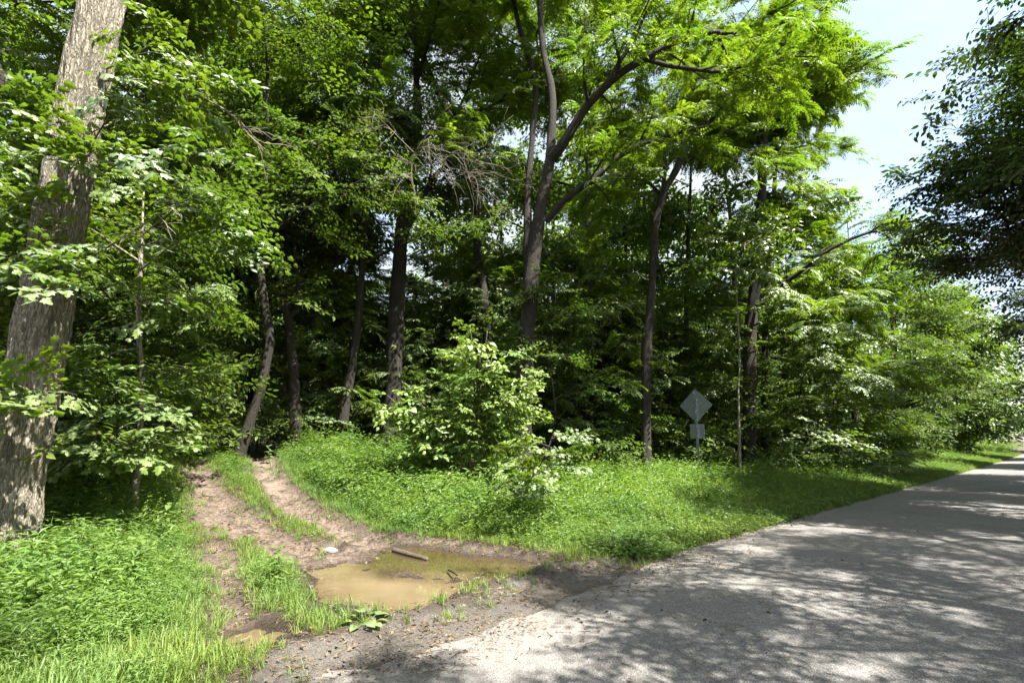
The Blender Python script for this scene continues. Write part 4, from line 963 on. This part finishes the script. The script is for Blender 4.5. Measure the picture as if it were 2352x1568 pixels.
cover('gravel', 'pebble', (-6, 6), (3.0, 9), 2600, d_peb, .35, .8, 'loose pale gravel on the shoulder', 'gravel', lift=.0, upright=.05)

# ------------------------------------------------------------------ small things on the ground
def rock(name, px, py, r, label, squash=.6):
    p = g(px, py); mb = MB(); nu, nv = 14, 9; V = []; f = []
    for i in range(nv):
        for j in range(nu):
            a, b_ = 2 * math.pi * j / nu, math.pi * (i / (nv - 1) - .5); V.append((math.cos(a) * math.cos(b_), math.sin(a) * math.cos(b_), math.sin(b_)))
    V = np.array(V); V = V * (1 + .75 * (vnoise(V * 1.3 + 7, int(px)) - .5))[:, None]; V = np.sign(V) * np.abs(V) ** .8 * r * np.array((1.35, .9, squash))
    f = [[i * nu + j, i * nu + (j + 1) % nu, (i + 1) * nu + (j + 1) % nu, (i + 1) * nu + j] for i in range(nv - 1) for j in range(nu)]
    mb.add(V, f); o = obj(name, mb.mesh(name, M['stone'])); o.location = (p[0], p[1], H(p[0], p[1]) + r * squash * .25); o.rotation_euler = (rng.normal(0, .15), rng.normal(0, .15), rng.uniform(-.4, .4)); tag(o, label, 'rock')
rock('pale_rock', 757, 1264, .085, 'pale flat rock lying on the bare mud above the puddle')
rock('pale_rock', 1136, 1311, .03, 'small white stone at the edge of the olive water')
rock('pale_rock', 842, 1408, .05, 'small pale stone under the broad leaved burdock')
def stick(name, a, b_, r, label, mat, cat, lift=0.0, sides=9):
    pa, pb = g(*a), g(*b_); pa[2] = H(pa[0], pa[1]) + lift; pb[2] = H(pb[0], pb[1]) + lift
    if pa[2] < -.05: pa[2] = -.045 + lift
    if pb[2] < -.05: pb[2] = -.045 + lift
    P = resample(np.array([pa, (pa + pb) / 2 + np.array((rng.normal(0, .01), rng.normal(0, .01), .004)), pb]), 10); mb = MB(); tube(mb, P - pa, np.linspace(r, r * .75, 10), sides, bump=.3)
    o = obj(name, mb.mesh(name, M[mat], True)); o.location = tuple(pa); tag(o, label, cat)
stick('log', (905,1258), (982,1278), .04, 'short muddy log lying half in the olive part of the puddle', 'bark_log', 'log', .015)
stick('stick', (85,1327), (150,1308), .03, 'dark dead stick lying in the grass near the huge trunk', 'bark_dark', 'stick', .10)
stick('stick', (1030,1305), (1050,1325), .012, 'thin dark twig poking out of the puddle', 'bark_dark', 'stick', .03)
stick('stick', (1020,1375), (1042,1358), .012, 'pale twig on the near rim of the puddle', 'twig', 'stick', .012)
stick('stick', (1395,1342), (1440,1338), .014, 'brown stick lying on the gravel at the road edge', 'bark_dark', 'stick', .015)
stick('stick', (700,1318), (730,1322), .010, 'short dark twig at the left rim of the puddle', 'bark_dark', 'stick', .015)
# burdock with broad leaves
p = g(838, 1432); p[2] = H(p[0], p[1])
bd = tag(empty('burdock_plant', tuple(p)), 'low plant with broad heart shaped leaves beside the near rim of the puddle', 'plant')
for k, (a, e, l) in enumerate([(2.2, .9, .17), (.6, .7, .16), (3.4, .3, .13), (-.6, .25, .12), (1.4, .5, .13), (4.4, .2, .12), (5.3, .5, .13), (2.9, .6, .12), (.1, .3, .11)]):
    d = np.array((math.cos(a), math.sin(a), e)); d /= np.linalg.norm(d); tip = d * .12
    mb = MB(); thin(mb, np.zeros(3), tip, .006); obj('stalk', mb.mesh('stalk', M['weed']), bd)
    o = bpy.data.objects.new('leaf', leaf_meshes[k % 5]); COL.objects.link(o); o.parent = bd; o.location = tip; o.scale = (l * .8, l * .75, l * .8); o.rotation_euler = (rng.normal(0, .2), -.15, a)
# yellowing plant in the left grass
p = g(145, 1425); p[2] = H(p[0], p[1])
yl = tag(empty('yellow_plant', tuple(p)), 'pale yellowing ferny plant drooping in the grass at the lower left', 'plant')
for k in range(7):
    mb = MB(); a = R(20 + k * 38); d = np.array((math.cos(a), math.sin(a) * .6, .5)); thin(mb, np.zeros(3), d * .28 + UP * .12, .005)
    for i in range(6):
        for sg in (-1, 1): leaf_ovate(mb, d * (.08 + .035 * i) + UP * .12 * i / 6, np.array((math.cos(a + sg * 1.1), math.sin(a + sg * 1.1), .1)), UP + rv(.2), .085, .035, .05, .3)
    obj('frond', mb.mesh('frond', M['yellow']), yl)
# two more trunks whose crowns close the canopy above the sign
for px, Y, k, rz, sc_ in [(1585, 24, 1, 1.0, 1.1), (1690, 26, 3, 2.3, 1.15), (1460, 28, 2, 4.0, 1.1)]:
    p = at(px, 1000, Y); r = copy_tree(designs[k], (p[0], p[1], H(p[0], p[1]) - .1), rz, sc_); zone_tag(r, 'tall leafy dark tree closing the canopy', p[0], p[1])
